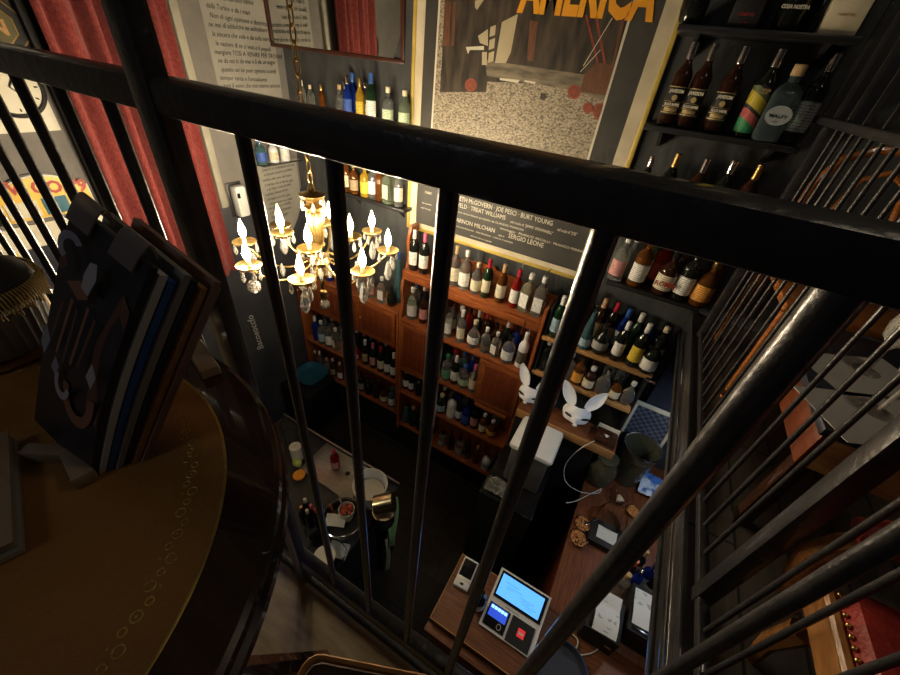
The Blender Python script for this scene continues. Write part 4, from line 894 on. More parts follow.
printer(648, 614, .17, .24, .17, 'black printer with wide pale slip at the bar counter under the gallery edge', 'wide pale paper slip on the right black printer', .15, .17, .012)
# side counter objects
def bowl(px, py, label, r, z=ZC, seed=1, spoon=True):
    p = at_z(px, py, z+.03); t = thing('nut_bowl', label, 'bowl', (p.x, p.y, z+.0005), 0, None)
    b = MB(); b.lathe([(r*.55, 0), (r*.95, r*.3), (r, r*.62), (r*.95, r*.62), (r*.85, r*.3), (r*.2, r*.12)], n=24); b.build('bowl', 'glass', t)
    q = MB(); rr = random.Random(seed)
    for i in range(110):
        a = rr.random()*2*pi; d = sqrt(rr.random())*r*.82; q.ball((d*cos(a), d*sin(a), r*.34+.010*rr.random()+.006*(1-d/r)), .0062, 6, (1.4 if i % 2 else .9, .9 if i % 2 else 1.3, .9))
    tag(q.build('peanuts', 'peanut', None, 60, (p.x, p.y, z+.0015)), label.replace('small glass bowl', 'roasted nuts filling the glass bowl'), 'nuts', kind='stuff')
    if spoon:
        s_ = thing('teaspoon', 'steel teaspoon resting in '+label.replace('small glass bowl of roasted nuts', 'the nut bowl'), 'spoon', (p.x+.02, p.y+.01, z+r*.62+.012), .6)
        b = MB(); b.tube([(0, 0, 0), (.05, .01, .012), (.085, .015, .016)], [.003, .002, .003], 7); b.build('handle', 'chrome', s_); b = MB(); b.ball((-.012, 0, -.002), .014, 10, (1.2, .8, .3)); b.build('spoon_bowl', 'chrome', s_)
bowl(583.5, 524, 'small glass bowl of roasted nuts, farther of two at the side counter inner edge', .058, seed=2)
bowl(578.5, 538, 'small glass bowl of roasted nuts, nearer of two at the side counter inner edge', .058, seed=3, spoon=False)
bowl(634, 511, 'small glass bowl of roasted nuts standing alone further back on the side counter', .048, seed=4, spoon=False)
p = at_z(607, 535, ZC+.055); t = thing('note_block', 'pale blank card on a black block between the nut bowls and the till', 'card', (p.x, p.y, ZC+.0005), radians(0))
b = MB(); b.box((0, .0, .025), (.20, .16, .05), None, .004); b.build('block', 'black', t); b = MB(); b.box((0.0, .0, .0515), (.115, .085, .003)); b.build('card', 'paperclean', t, 0)
def vessel(name, label, cat, px, py, z, prof, m_='glass', extra=None, n=28, base=ZC):
    p = at_z(px, py, z); t = thing(name, label, cat, (p.x, p.y, base+.0005)); b = MB(); b.lathe(prof, n=n, cap=(True, True)); b.build('bowl' if 'bowl' in name else 'body', m_, t); return t
vessel('glass_bowl', 'round clear glass bowl beside the pale card on the side counter', 'bowl', 613, 517, ZC+.07, [(.05, 0), (.085, .03), (.09, .08), (.075, .12), (.072, .12), (.085, .08), (.08, .035), (.04, .008)])
t = vessel('glass_dish', 'small clear dish holding a yellow wedge on the side counter', 'dish', 618, 496, ZC+.04, [(.035, 0), (.055, .02), (.06, .06), (.057, .06), (.052, .022), (.02, .006)])
b = MB(); b.prism([(.0, -.03, .012), (.045, 0, .012), (.0, .03, .012), (.005, 0, .05)], (.006, 0, .012)); tag(b.build('lemon_wedge', 'bone', None, 30, t.location), 'pale lemon wedge inside the small clear dish', 'lemon')
t = vessel('glass_jar', 'big dark glass jar with shiny highlights behind the side counter dishes', 'jar', 603, 468, ZC+.12, [(.07, 0), (.09, .02), (.095, .14), (.07, .19), (.065, .22), (.06, .22), (.085, .14), (.08, .03), (.03, .01)], 'thickglass')
b = MB(); b.lathe([(.066, .221), (.070, .223), (.070, .24), (.02, .25)], n=24); b.build('lid', 'thickglass', t)
# ice bucket
zr = -1.96; p = at_z(643, 447, zr); t = thing('ice_bucket', 'large clear ice bucket with steel rim and a lemon inside, under the gallery edge', 'bucket', (p.x, p.y, ZC+.0005)); hb = zr-ZC
b = MB(); b.lathe([(.085, 0), (.095, .01), (.118, hb), (.112, hb), (.09, .02), (.02, .012)], n=36); b.build('bucket', 'thickglass', t)
b = MB(); b.tube([(.119*cos(a_*pi/18), .119*sin(a_*pi/18), hb) for a_ in range(36)], .0065, 8, True); b.build('rim', 'chrome', t)
for s_ in (-1, 1):
    b = MB(); b.tube([(.12*cos(q), s_*(.125)*1.0, hb-.03-.02*sin((q-1.2)*4)) for q in [1.2+.08*k for k in range(10)]], .005, 7); b.build('handle', 'chrome', t)
b = MB(); b.ball((0, 0, 0), .034, 14, (1.25, 1, 1)); tag(b.build('lemon', 'lime', None, 60, (p.x+.03, p.y-.02, ZC+.13)), 'yellow lemon inside the clear ice bucket', 'lemon')
p = at_z(652, 487, ZC+.03); t = thing('bar_cloth', 'crumpled blue and white cloth on the side counter below the ice bucket', 'cloth', (p.x, p.y, ZC+.012)); b = MB()
from mathutils import noise
b.grid(lambda u, v: ((u-.5)*.17, (v-.5)*.2, .03+.03*noise.noise(Vector((u*4, v*4, 2)))+.01*noise.noise(Vector((u*11, v*11, 5)))), 24, 24, .003); b.build('fabric', 'bluecloth', t, 80)
# framed check board leaning at the back, back bar bench
t = thing('check_board', 'pale framed board with blue check pattern leaning at the back of the side counter', 'board', (.56, 2.10, ZC)); a_ = at_y(659, 409, 2.262); HB = a_.z-ZC
t.location = (a_.x, 2.262, ZC+.0005)
M['checks'] = mat('blue_check', (.05, .06, .1), .5); nt = M['checks'].node_tree; ck = nt.nodes.new('ShaderNodeTexChecker'); ck.inputs['Scale'].default_value = 42; ck.inputs[1].default_value = (.12, .14, .19, 1); ck.inputs[2].default_value = (.03, .04, .07, 1)
tc = nt.nodes.new('ShaderNodeTexCoord'); nt.links.new(tc.outputs['Object'], ck.inputs[0]); nt.links.new(ck.outputs[0], nt.nodes['Principled BSDF'].inputs['Base Color'])
b = MB(); b.span((-.12, -.004, .02), (.12, .004, HB-.02)); b.build('field', 'checks', t, 0)
b = MB()
for a, c in (((-.14, -.012, 0), (.14, .01, .02)), ((-.14, -.012, HB-.025), (.14, .01, HB)), ((-.14, -.012, .02), (-.12, .01, HB-.025)), ((.12, -.012, .02), (.14, .01, HB-.025))): b.span(a, c, .003)
b.build('frame', 'bone', t)
t = thing('back_bench', 'dark wooden raised bench behind the counter carrying the white rabbit masks', 'bench', (-.02, 2.0, ZF)); o = Vector(t.location); ZB = -1.93
dbx2(t, o, (-.315, 1.93, ZB-.03), (.365, 2.095, ZB), 'top', 'counter', .004); dbx2(t, o, (-.315, 1.922, ZB-.075), (.365, 1.929, ZB-.005), 'front_strip', 'pine', .002)
dbx2(t, o, (-.315, 1.945, ZF), (.262, 2.095, ZB-.032), 'cabinet', 'black', .004)
t = thing('ice_well', 'low black under-counter unit in front of the masks', 'cabinet', (-.12, 1.78, ZF)); o = Vector(t.location)
dbx2(t, o, (-.32, 1.46, ZF), (.05, 1.918, -2.36), 'carcass', 'black', .006); dbx2(t, o, (-.325, 1.452, -2.36), (.055, 1.919, -2.34), 'lid', 'blackgloss', .004)
# white lidded box
zq = -2.02; c4 = [at_z(*q, zq) for q in ((520, 413), (514, 443), (563, 456), (565, 426))]
cx_ = sum((q.x for q in c4))/4; cy_ = sum((q.y for q in c4))/4
t = thing('storage_box', 'white plastic lidded box in front of the rabbit masks', 'box', (cx_, 1.766, -2.3395))
hw, hd = .145, .15
b = MB(); b.box((0, 0, .175), (hw*2-.04, hd*2-.04, .35), None, .02); b.build('tub', 'shadedtub', t)
b = MB(); b.box((0, 0, .375), (hw*2, hd*2, .05), None, .024); b.build('lid', 'white', t); b = MB(); b.box((0, 0, .3895), (hw*2-.06, hd*2-.06, .003), None, .001); b.build('lid_panel', 'white', t)
p = at_z(607, 436, ZB+.05); t = thing('tablet_box', 'flat dark box with small white emblem beside the right rabbit mask', 'box', (.285, 1.995, ZB+.0005))
b = MB(); b.box((0, 0, .02), (.13, .12, .04), None, .003); b.build('case', 'brown' if 'brown' in M else 'tablewood', t)
b = MB(); b.prism([(-.018, .012, .0405), (0, -.018, .0405), (.018, .012, .0405), (.006, .006, .0405), (0, .016, .0405), (-.006, .006, .0405)], (0, 0, .0008)); b.build('emblem', 'white', t, 0)
t = thing('notice_strip', 'white folded price strip on the bench behind the dark box', 'price strip', (.29, 2.078, ZB+.0005))
b = MB(); b.prism([(-.07, -.01, 0), (-.07, .012, 0), (-.07, .004, .05), (-.07, -.002, .05)], (.14, 0, 0)); b.build('fold', 'bone', t, 0); b = MB(); b.box((0, -.0075, .024), (.1, .002, .003), Euler((radians(-8), 0, 0)).to_matrix()); b.build('print_line', 'ink', t, 0)
# rabbit masks
def mask(loc, rz, label, s=1, ear=(1, 1)):
    t = thing('rabbit_mask', label, 'mask', loc, rz, 'white rabbit masks'); t.rotation_euler = (radians(-22), 0, rz); t.scale = (s, s, s)
    b = MB(); nu, nv = 28, 20
    def fn(u, v):
        a = pi*(u-.5)*1.02; e = (v-.42)*1.7
        x = .088*sin(a)*(1-.22*max(0, -e)**1.4)*sqrt(max(.05, 1-(max(0, e)*.85)**2)); z = .095*e*.62+.06
        y = -.085*cos(a)*sqrt(max(.05, 1-(e*.62)**2))
        if abs(a) < .42 and e < .1: y -= .02*(1-abs(a)/.42)*(1-max(0, e-.0)/.1 if e > 0 else 1)
        for s_ in (-1, 1):
            dx, dz = a-s_*.62, e+.12-.14*s_*(a-s_*.62)
            if (dx/.3)**2+(dz/.13)**2 < 1: y += .016
        return (x, y, z)
    b.grid(fn, nu, nv, .003); b.build('face', 'maskwhite', t, 80)
    for s_ in (-1, 1):
        b = MB()
        pts = [(s_*.0495+.026*cos(q)*1.0, -.0735-.004*cos(q)*s_, .0555+.0065*sin(q)+s_*.009*cos(q)) for q in [2*pi*k/16 for k in range(16)]]
        b.prism(pts, (0, .012, 0)); b.build('eye_hole', 'black', t, 0)
    b = MB(); b.ball((0, -.108, .018), .012, 10, (1.2, .7, .8)); b.build('nose', 'maskwhite', t, 80)
    for s_ in (-1, 1):
        b = MB(); L = .165; d = Vector((s_*.55, .12, .83)).normalized(); sd = Vector((0, -1, .0)).cross(d).normalized(); bk = d.cross(sd).normalized()
        if bk.y > 0: bk = -bk
        base = Vector((s_*.04, -.035, .112))
        def ef(u, v):
            w_ = .036*sin(pi*min(1, (.12+.88*v)))**.8*(1 if v < .98 else .3) + .002; k = (u-.5)*2
            return base + d*(L*v) + sd*(k*w_) - bk*(.016*(1-k*k)*sin(pi*v)**.5) + bk*.006
        b.grid(ef, 12, 18, .004); b.build('ear', 'maskwhite', t, 80)
    return t
p2 = at_z(577, 419, ZB+.05); p1 = at_z(526, 394, ZB+.05)
mask((.062, 2.03, ZB+.012), radians(8), 'white rabbit mask with both ears showing, right of the thick front baluster', 1.08)
mask((-.275, 2.03, ZB+.012), radians(-2), 'white rabbit mask partly hidden by the front baluster, left of the other', 1.0)
# plastic bag
M['film'] = mat('crinkled_film', (.5, .48, .4), .15, 0, (.3, .29, .25), 30, trans=.55, bump=.8, bscale=30)
p = at_z(510, 462, -2.30); t = thing('plastic_bag', 'crumpled shiny plastic bag on the black unit beside the dresser', 'bag', (-.205, 1.545, -2.339)); b = MB()
b.grid(lambda u, v: ((u-.5)*.2, (v-.5)*.12, .02+.04*sin(pi*u)*sin(pi*v)+.03*noise.noise(Vector((u*6, v*6, 1)))+.012*noise.noise(Vector((u*17, v*17, 1)))), 26, 20, .001); b.build('film', 'film', t, 12)
# bottles and glasses at the end of the counter
for i, (px, py, sp, lab) in enumerate(((624, 590, ['gin', 'clear', None, 'cork'], 'small clear bottle with cork cap at the left of the counter-end cluster'), (630, 578, ['tall', 'brown', 'orange', 'orange'], 'brown bottle with orange cap in the counter-end cluster'), (637, 585, ['gin', 'blue', 'blue', 'silver'], 'blue bottle with silver cap in the counter-end cluster'),
        (640, 568, ['tall', 'dark', 'tan', 'cork'], 'dark bottle with tan label at the back of the counter-end cluster'), (649, 582, ['wine', 'blue', 'lightblue', 'silver'], 'dark blue bottle right of centre in the counter-end cluster'), (657, 588, ['squat', 'dark', 'white', 'white'], 'squat black bottle with white cap at the right of the counter-end cluster'))):
    p = at_z(px, py, ZC+.16); bottle(sp, (p.x, p.y+.06, ZC+.0008), lab, 'bottles clustered at the counter end', 0, .8)
p = at_z(661, 577, ZC+.17); t = thing('flower_posy', 'little yellow flowers with green leaves in a vase on the bar counter', 'flowers', (p.x, p.y+.05, ZC+.0005))
b = MB(); b.lathe([(.025, 0), (.032, .05), (.02, .1), (.017, .1), (.028, .05), (.01, .006)], n=16); b.build('vase', 'glass', t)
rs = random.Random(5); b = MB(); g_ = MB()
for i in range(9):
    a = rs.random()*6.28; c = Vector((.035*cos(a)*rs.random(), .035*sin(a)*rs.random(), .15+.05*rs.random())); b.ball(c, .016, 8, (1, 1, .7)); g_.tube([(0, 0, .06), c], .002, 5)
    if i % 2: g_.prism([c+Vector((0, 0, -.03)), c+Vector((-.03, .01, 0)), c+Vector((-.045, 0, .03)), c+Vector((-.015, -.01, 0))], (0, .002, 0))
b.build('blossom', 'yellowsign', t, 60); g_.build('stem', 'green', t)

# ---------------------------------------------------------------- left work station
ZW = -2.45
t = thing('work_station', 'stainless steel bartender work station below the left railing', 'work station', (-1.3, .75, ZF)); o = Vector(t.location)
dbx2(t, o, (-1.98, .22, ZW-.03), (-.84, 1.255, ZW), 'worktop', 'blacksteel', .006); dbx2(t, o, (-1.96, .25, ZF), (-.87, 1.23, ZW-.031), 'carcass', 'black', .005)
dbx2(t, o, (-1.98, 1.24, ZW), (-.84, 1.255, ZW+.03), 'upstand', 'steel', .004); dbx2(t, o, (-.85, .5, ZW-.12), (-.838, 1.18, ZW-.04), 'towel_rail_plate', 'black', .002)
def sp(px, py, h=0): return at_z(px, py, ZW+h)
p = sp(337, 476, .01); t = thing('steel_tray', 'plain grey steel tray lying at the back of the work station', 'tray', (p.x-.03, 1.10, ZW+.0005))
b = MB(); b.box((0, 0, .006), (.46, .27, .012), None, .003); b.build('tray', 'steel', t); b = MB(); b.lathe([(.018, .012), (.018, .0135)], (.08, .02, 0), 16); b.build('drain', 'ink', t)
def pot(name, label, cat, px, py, r, h, m_, rim=None, fill=None, frac=.75, lip=.003):
    p = sp(px, py, h); t = thing(name, label, cat, (p.x, p.y, ZW+.0005)); b = MB()
    b.lathe([(r*.82, 0), (r*.86, .004), (r, h), (r-lip, h), (r*.84-lip, .01), (.01, .008)], n=32); b.build('body', m_, t)
    if rim: b = MB(); b.tube([(r*cos(a*pi/16), r*sin(a*pi/16), h) for a in range(32)], .005, 8, True); b.build('rim', rim, t)
    if fill: b = MB(); b.lathe([(r*.8, h*frac-.002), (r*.82, h*frac), (.005, h*frac+.004)], n=24); b.build('contents', fill, t)
    return t, p
t, p = pot('white_bucket', 'round white bucket at the right of the work station', 'bucket', 370, 484, .112, .16, 'white', 'bone', 'bone', .5)
t, p = pot('garnish_pot', 'wide steel pot crammed with garnishes and a cup of red fruit', 'pot', 343, 517, .125, .10, 'steel', 'chrome', 'black', .45)
GP = p
t = thing('fruit_cup', 'small cup of red fruit pieces inside the wide steel garnish pot', 'cup', (p.x+.0, p.y+.035, ZW+.05)); b = MB(); b.lathe([(.036, 0), (.05, .09), (.047, .09), (.033, .006)], n=24); b.build('cup', 'bone', t); b = MB()
rs = random.Random(9)
for i in range(40):
    a = rs.random()*6.28; d = .04*sqrt(rs.random()); b.ball((d*cos(a), d*sin(a), .076+.012*rs.random()), .009, 6)
tag(b.build('fruit_pieces', 'redfruit', None, 60, t.location), 'red fruit pieces heaped in the small cup in the garnish pot', 'fruit', kind='stuff')
b = MB(); b.grid(lambda u, v: ((u-.5)*.12, (v-.5)*.07, .01*sin(3*u)), 8, 4, .002); k_ = b.build('paper_napkin', 'bone', None, 60, (p.x-.03, p.y-.035, ZW+.085)); k_.rotation_euler = (.3, .1, .5); tag(k_, 'cream folded paper tucked in the front of the garnish pot', 'napkin')
for i, (dx, dy, hh, m_, nm, lb_) in enumerate(((-.06, .05, .17, 'chrome', 'bar_spoon', 'steel bar spoon standing at the back left of the garnish pot'), (.05, .06, .15, 'black', 'bar_tongs', 'black handled tongs standing at the back right of the garnish pot'), (-.085, .0, .14, 'mahogx', 'muddler', 'wooden muddler leaning on the left side of the garnish pot'))):
    b = MB(); b.tube([(p.x+dx*.8, p.y+dy*.8, ZW+.055), (p.x+dx*1.2, p.y+dy*1.2, ZW+hh)], [.006, .009], 8); b.ball((p.x+dx*1.22, p.y+dy*1.22, ZW+hh), .011, 8); tag(b.build(nm, m_), lb_, 'bar tool')
p = sp(386, 511, .09); t = thing('cocktail_shaker', 'tilted shiny steel shaker tin catching gold light at the work station end', 'shaker', (p.x, p.y-.02, ZW+.001)); b = MB()
b.lathe([(.062, 0), (.066, .006), (.072, .13), (.075, .132), (.071, .132), (.062, .012)], n=28); b.build('tin', 'chrome', t)
b = MB(); b.lathe([(.056, 0), (.060, .003), (.060, .12), (.052, .122), (.05, .02)], (-.045, -.03, .19), 28, (.62, .45, .25)); b.build('cap', 'goldshine' if 'goldshine' in M else 'chrome', t)
p = sp(326, 559, .05); t = thing('plastic_tub', 'clear square tub with lids nested at the near edge of the work station', 'tub', (p.x-.01, p.y, ZW+.0005)); b = MB(); b.lathe([(.085, 0), (.09, .005), (.105, .09), (.10, .09), (.085, .012)], n=32, p=5); b.build('tub', 'glass', t)
b = MB(); b.lathe([(.055, .06), (.062, .062), (.062, .075), (.052, .075)], n=24); b.build('ring_lid', 'bone', t)
for i, (px, py, h_, lb_) in enumerate(((291, 428, .26, 'clear plastic jug at the far left of the work station, against the table edge'),)):
    p = sp(px, py, .2); t = thing('plastic_jug', lb_, 'jug', (p.x, p.y, ZW+.0005)); b = MB(); b.lathe([(.055, 0), (.06, .006), (.07, .24), (.066, .24), (.054, .01)], n=24); b.build('jug', 'glass', t)
    b = MB(); b.tube([(.065, 0, .21), (.11, 0, .19), (.11, 0, .09), (.062, 0, .06)], .008, 8); b.build('handle', 'glass', t)
for i, (px, py, m_, nm, lb_) in enumerate(((297, 455, 'bone', 'paper_roll', 'rolled white paper standing behind the orange half'), (297, 462, 'lime', 'lime', 'green lime next to the orange half'))):
    p = sp(px, py, .04); b = MB()
    if nm == 'lime': b.ball((0, 0, .03), .03, 14, (1.2, 1, 1))
    else: b.lathe([(.04, 0), (.04, .14), (.012, .14), (.012, .13)], n=20)
    tag(b.build(nm, m_, None, 50, (p.x, p.y, ZW+.0005)), lb_, nm.replace('_', ' '))
p = sp(299, 475, .04); t = thing('orange_half', 'cut orange half at the left of the work station', 'orange', (p.x, p.y, ZW+.0005)); b = MB(); b.lathe([(.006, 0), (.028, .008), (.04, .035), (.0405, .042)], n=20); b.build('peel', 'orange', t)
b = MB(); b.lathe([(.038, .0421), (.037, .0435), (.004, .044)], n=20); b.build('flesh', 'orange', t)
p = sp(338, 458, .08); bottle(['gin', 'red', 'pink', 'red'], (p.x, p.y-.03, ZW+.0008), 'small red bottle with pink label at the back edge of the work station', None, 0, .75)
for i, (px, py, m_) in enumerate(((303, 505, 'bone'), (309, 511, 'pink'), (305, 516, 'bone'), (313, 515, 'red'), (299, 513, 'gold'))):
    p = sp(px, py, .15); bottle(['tall', 'dark', None, 'cream' if m_ == 'bone' else m_], (p.x, p.y+.02, ZW+.0008), f'dark speed-rail bottle with {dict(bone="cream", pink="pink", red="red", gold="gold")[m_]} cap, ' + ('nearest the orange half', 'in the middle of the cluster', 'nearest the clear tub', 'rightmost of the cluster', 'leftmost of the cluster')[i], 'dark bottles in the work station rail', 0, .62)
vessel('mixing_glass', 'clear mixing glass left of the garnish pot', 'glass', 314, 533, ZW+.08, [(.04, 0), (.046, .006), (.05, .12), (.046, .12), (.04, .012)], base=ZW)
p = sp(344, 543, .01); b = MB(); b.span((-.06, -.045, 0), (.06, .045, .02), .003); k_ = b.build('napkin_pack', 'paperclean', None, 30, (p.x, p.y-.05, ZW+.0005)); k_.rotation_euler.z = .3; tag(k_, 'flat pale napkin pack in front of the garnish pot', 'napkins')
# towel
TX = -.80; p = at_x(392, 488, TX); zl1 = ZW+.03-at_x(394, 541, TX).z; zl2 = ZW+.03-at_x(396, 563, TX).z
t = thing('bar_towel', 'green and cream towel hanging at the end of the work station', 'towel', (TX, p.y, ZW+.03))
def tf(u, v, w0, zl): return (.012*sin(u*7+v*3), (u-.5)*w0*(.55+.45*sin(pi*min(1, .25+v*.9))), -zl*v)
b = MB(); b.grid(lambda u, v: tf(u, v, .125, zl1), 14, 16, .006); b.build('green_half', 'green', t, 80)
b = MB(); b.grid(lambda u, v: (-.014+.010*sin(u*6+v*4), -.035+(u-.5)*.05, -zl1*.7-(zl2-zl1*.7)*v), 10, 12, .006); b.build('cream_half', 'bone', t, 80)
b = MB(); b.tube([(-.045, 0, .004), (.02, 0, .004)], .006, 8); b.build('hook', 'chrome', t)
p = at_z(306, 365, zf(-1.39)); t = thing('blue_tray', 'blue plastic tray in the dark corner below the left wall', 'tray', (-2.50, 1.98, -2.86))
b = MB(); b.lathe([(.11, 0), (.125, .01), (.15, .06), (.158, .062), (.158, .066), (.145, .066), (.12, .014), (.02, .01)], n=32, p=4); b.build('tray', 'teal', t)
t2 = thing('black_cabinet', 'low black cabinet in the dark corner carrying the blue tray', 'cabinet', (-2.50, 1.98, ZF)); b = MB(); b.span((-.18, -.25, 0), (.2, .13, -2.8605-ZF), .004); b.build('carcass', 'black', t2)
b = MB(); b.span((.2, -.24, .03), (.208, .12, -2.8605-ZF-.03), .002); b.build('door', 'blackgloss', t2)

# ---------------------------------------------------------------- drum table and what stands on it
TX_, TY_, TZ, TR_ = -.370, -.100, -.30, .2746
t = thing('drum_table', 'round dark wooden table with gilt-tooled tan leather top at the left front', 'table', (TX_, TY_, ZM)); hT = TZ-ZM
b = MB(); b.lathe([(.18, hT-.10), (.245, hT-.095), (.245, hT-.036), (.262, hT-.034), (.270, hT-.030), (.2746, hT-.022), (.2735, hT-.016), (.267, hT-.013), (.268, hT-.011), (.2715, hT-.007), (.270, hT-.002), (.266, hT), (.01, hT)], n=96); b.build('top', 'tablewood', t, 24)
b = MB(); b.lathe([(.2285, hT-.0005), (.2285, hT+.0006), (.01, hT+.0007)], n=96, cap=(False, True)); b.build('leather_inlay', 'leather', t)
b = MB(); b.tube([(.2287*cos(a*pi/48), .2287*sin(a*pi/48), hT+.0007) for a in range(96)], .0012, 6, True, .5); b.build('gilt_line', 'gilttool', t)
b = MB()
for k in range(150):
    a = 2*pi*k/150; c = Vector((.2035*cos(a), .2035*sin(a), hT+.0009)); u = Vector((cos(a), sin(a), 0)); v = Vector((-sin(a), cos(a), 0))
    rr = .0034 if k % 2 else .0024; off = .0025*(1 if k % 3 == 0 else -1 if k % 3 == 1 else 0)
    b.tube([c+u*(off+rr*cos(q*pi/5))+v*(rr*sin(q*pi/5)) for q in range(10)], .0006, 4, True, .6)
    if k % 2: b.ball(c+u*(-off*1.8), .0013, 6, (1, 1, .4))
b.build('gilt_tooling', 'gilttool', t, 0)
b = MB(); b.lathe([(.09, .22), (.055, .25), (.04, .32), (.05, .42), (.032, .52), (.06, .60), (.11, hT-.10)], n=28); b.build('pedestal', 'tablewood', t)
for a in (-.35, 1.05, 2.4, 3.9, 5.1):
    d = Vector((cos(a), sin(a), 0)); b = MB()
    b.tube([d*.05+Vector((0, 0, .26)), d*.13+Vector((0, 0, .20)), d*.2+Vector((0, 0, .09)), d*.245+Vector((0, 0, .022))], [.028, .026, .022, .02], 8); b.build('foot', 'tablewood', t)
# magazines
BR, TRq, TLq, BL = Vector((-.314, .024, -.2975)), Vector((-.259, .100, -.123)), Vector((-.332, .100, -.101)), Vector((-.388, .025, -.2785))
tv0 = Vector((.008, .033, .0)); tv1 = Vector((.001, .035, -.019))
nrm = (BR-BL).cross(TLq-BL).normalized()
if nrm.y > 0: nrm = -nrm
def ms(u, v, k=0):
    P = BL.lerp(BR, u).lerp(TLq.lerp(TRq, u), v) + tv0.lerp(tv1, v)*k
    return P + nrm*(.006*sin(pi*v)*(1-k)*(.4+.6*u)) 
covers = [('navy', 'motorcycle magazine with dark cover at the front of the magazine rack'), ('paperclean', 'white-edged magazine directly behind the motorcycle magazine'), ('blueglass', 'blue-edged magazine third in the magazine rack'), ('paper', 'pale magazine in the middle of the magazine rack'),
          ('navy', 'thin dark blue magazine behind the pale one in the rack'), ('pine', 'light brown magazine second from the back of the rack'), ('tancover', 'pinkish brown booklet at the back of the magazine rack')]
M['tancover'] = mat('pink_brown_cover', (.30, .19, .15), .5, 0, (.36, .23, .18), 8)
M['darkcover'] = mat('dark_cover', (.018, .02, .028), .3, 0, (.035, .035, .042), 14)
nK = len(covers)
for k, (m_, lb_) in enumerate(covers):
    k0, k1 = k/nK, (k+.82)/nK; ctr = ms(.5, 0, k0)
    t = thing('magazine', lb_, 'magazine', ctr, 0, 'magazines in the rack'); b = MB(); sh = (0, .01, -.012, .015, -.02, .01, .02)[k]; nu, nv = 6, 14
    ex = 1+.02*k
    G = [[[ms((u/nu)*ex*(1-.0)+(0 if u < nu else sh*.6), v/nv*(1-.02*(k % 3)), kk)-ctr for v in range(nv+1)] for u in range(nu+1)] for kk in (k0, k1)]
    A, B_ = [[[b.bm.verts.new(q) for q in r_] for r_ in g] for g in G]
    for u in range(nu):
        for v in range(nv): b.bm.faces.new((A[u][v], A[u+1][v], A[u+1][v+1], A[u][v+1])); b.bm.faces.new((B_[u][v], B_[u][v+1], B_[u+1][v+1], B_[u+1][v]))
    for v in range(nv): b.bm.faces.new((A[0][v], A[0][v+1], B_[0][v+1], B_[0][v])); b.bm.faces.new((A[nu][v], B_[nu][v], B_[nu][v+1], A[nu][v+1]))
    for u in range(nu): b.bm.faces.new((A[u][0], B_[u][0], B_[u+1][0], A[u+1][0])); b.bm.faces.new((A[u][nv], A[u+1][nv], B_[u+1][nv], B_[u][nv]))
    pg = b.build('pages', m_, t, 50)
    if k == 0:
        pg.data.materials[0] = M['darkcover']
        M['c_rust'] = mat('cover_copper', (.30, .13, .08), .4); M['c_grey'] = mat('cover_grey', (.33, .32, .36), .4); M['c_lite'] = mat('cover_light', (.48, .45, .47), .4); M['c_brown'] = mat('cover_brown', (.15, .065, .045), .4)
        lv = [0]
        def cov(pts, m2, nm):
            lv[0] += 1; b = MB(); P = [ms(u, v)-ctr+nrm*(.0006+.00012*lv[0]) for u, v in pts]; b.prism(P, nrm*.0001); b.build(nm, m2, t, 0)
        def ringp(u, v, ru, rv, w_, a0, a1, m2, nm, n=14):
            o_ = [(u+ru*cos(a0+(a1-a0)*i/n), v+rv*sin(a0+(a1-a0)*i/n)) for i in range(n+1)]; i_ = [(u+ru*w_*cos(a0+(a1-a0)*i/n), v+rv*w_*sin(a0+(a1-a0)*i/n)) for i in range(n+1)]
            for i in range(n): cov([o_[i], o_[i+1], i_[i+1], i_[i]], m2, nm)
        cov([(.80, .28), (.99, .30), (.99, .82), (.86, .86), (.72, .62)], 'c_brown', 'cover_ground')
        ringp(.68, .36, .27, .15, .64, pi*1.0, pi*2.1, 'c_rust', 'cover_tyre'); ringp(.46, .37, .15, .085, .6, pi*.95, pi*1.95, 'c_lite', 'cover_rim')
        for (a, c, e_, f_, m2) in ((.30, .47, .36, .72, 'c_rust'), (.42, .46, .45, .70, 'c_brown'), (.53, .48, .58, .74, 'c_rust'), (.20, .52, .25, .68, 'c_brown'), (.64, .50, .70, .72, 'c_brown')):
            cov([(a, c), (a+.035, c), (e_+.035, f_), (e_, f_)], m2, 'cover_fork')
        cov([(.08, .46), (.16, .42), (.22, .50), (.12, .55)], 'c_grey', 'cover_engine'); cov([(.80, .50), (.90, .47), (.93, .53), (.84, .57)], 'c_lite', 'cover_badge'); cov([(.30, .40), (.38, .38), (.42, .43), (.34, .46)], 'c_grey', 'cover_engine')
        cov([(.28, .77), (.46, .74), (.58, .77), (.44, .81)], 'c_rust', 'cover_tank'); ringp(.22, .89, .15, .05, .5, pi*.2, pi*1.5, 'c_grey', 'cover_lamp')
        cov([(.50, .80), (.60, .79), (.64, .86), (.60, .91), (.52, .90), (.49, .85)], 'c_lite', 'cover_mirror'); cov([(.2, .80), (.28, .83), (.22, .86), (.16, .83)], 'c_brown', 'cover_bar')
t = thing('magazine_rack', 'light wooden desktop rack holding the magazines on the leather table', 'rack', (-.35, .085, TZ+.0008)); o = Vector(t.location)
def slab(p0, p1, w_, h_, name, z0=0):
    p0, p1 = Vector(p0), Vector(p1); d = p1-p0; a = math.atan2(d.y, d.x); b = MB(); m_ = (p0+p1)/2
    b.box(Vector((m_.x, m_.y, TZ+.0008+z0+h_/2))-o, (d.length, w_, h_), Matrix.Rotation(a, 3, 'Z'), .0012); b.build(name, 'rackwood', t)
M['rackwood'] = mat('pale_beech', (.26, .18, .11), .55, 0, (.33, .24, .15), 9, (1, 10, 10))
f1 = at_z(185, 332, TZ+.008); f2 = at_z(211, 372, TZ+.008); slab(f1, f2, .018, .012, 'foot')
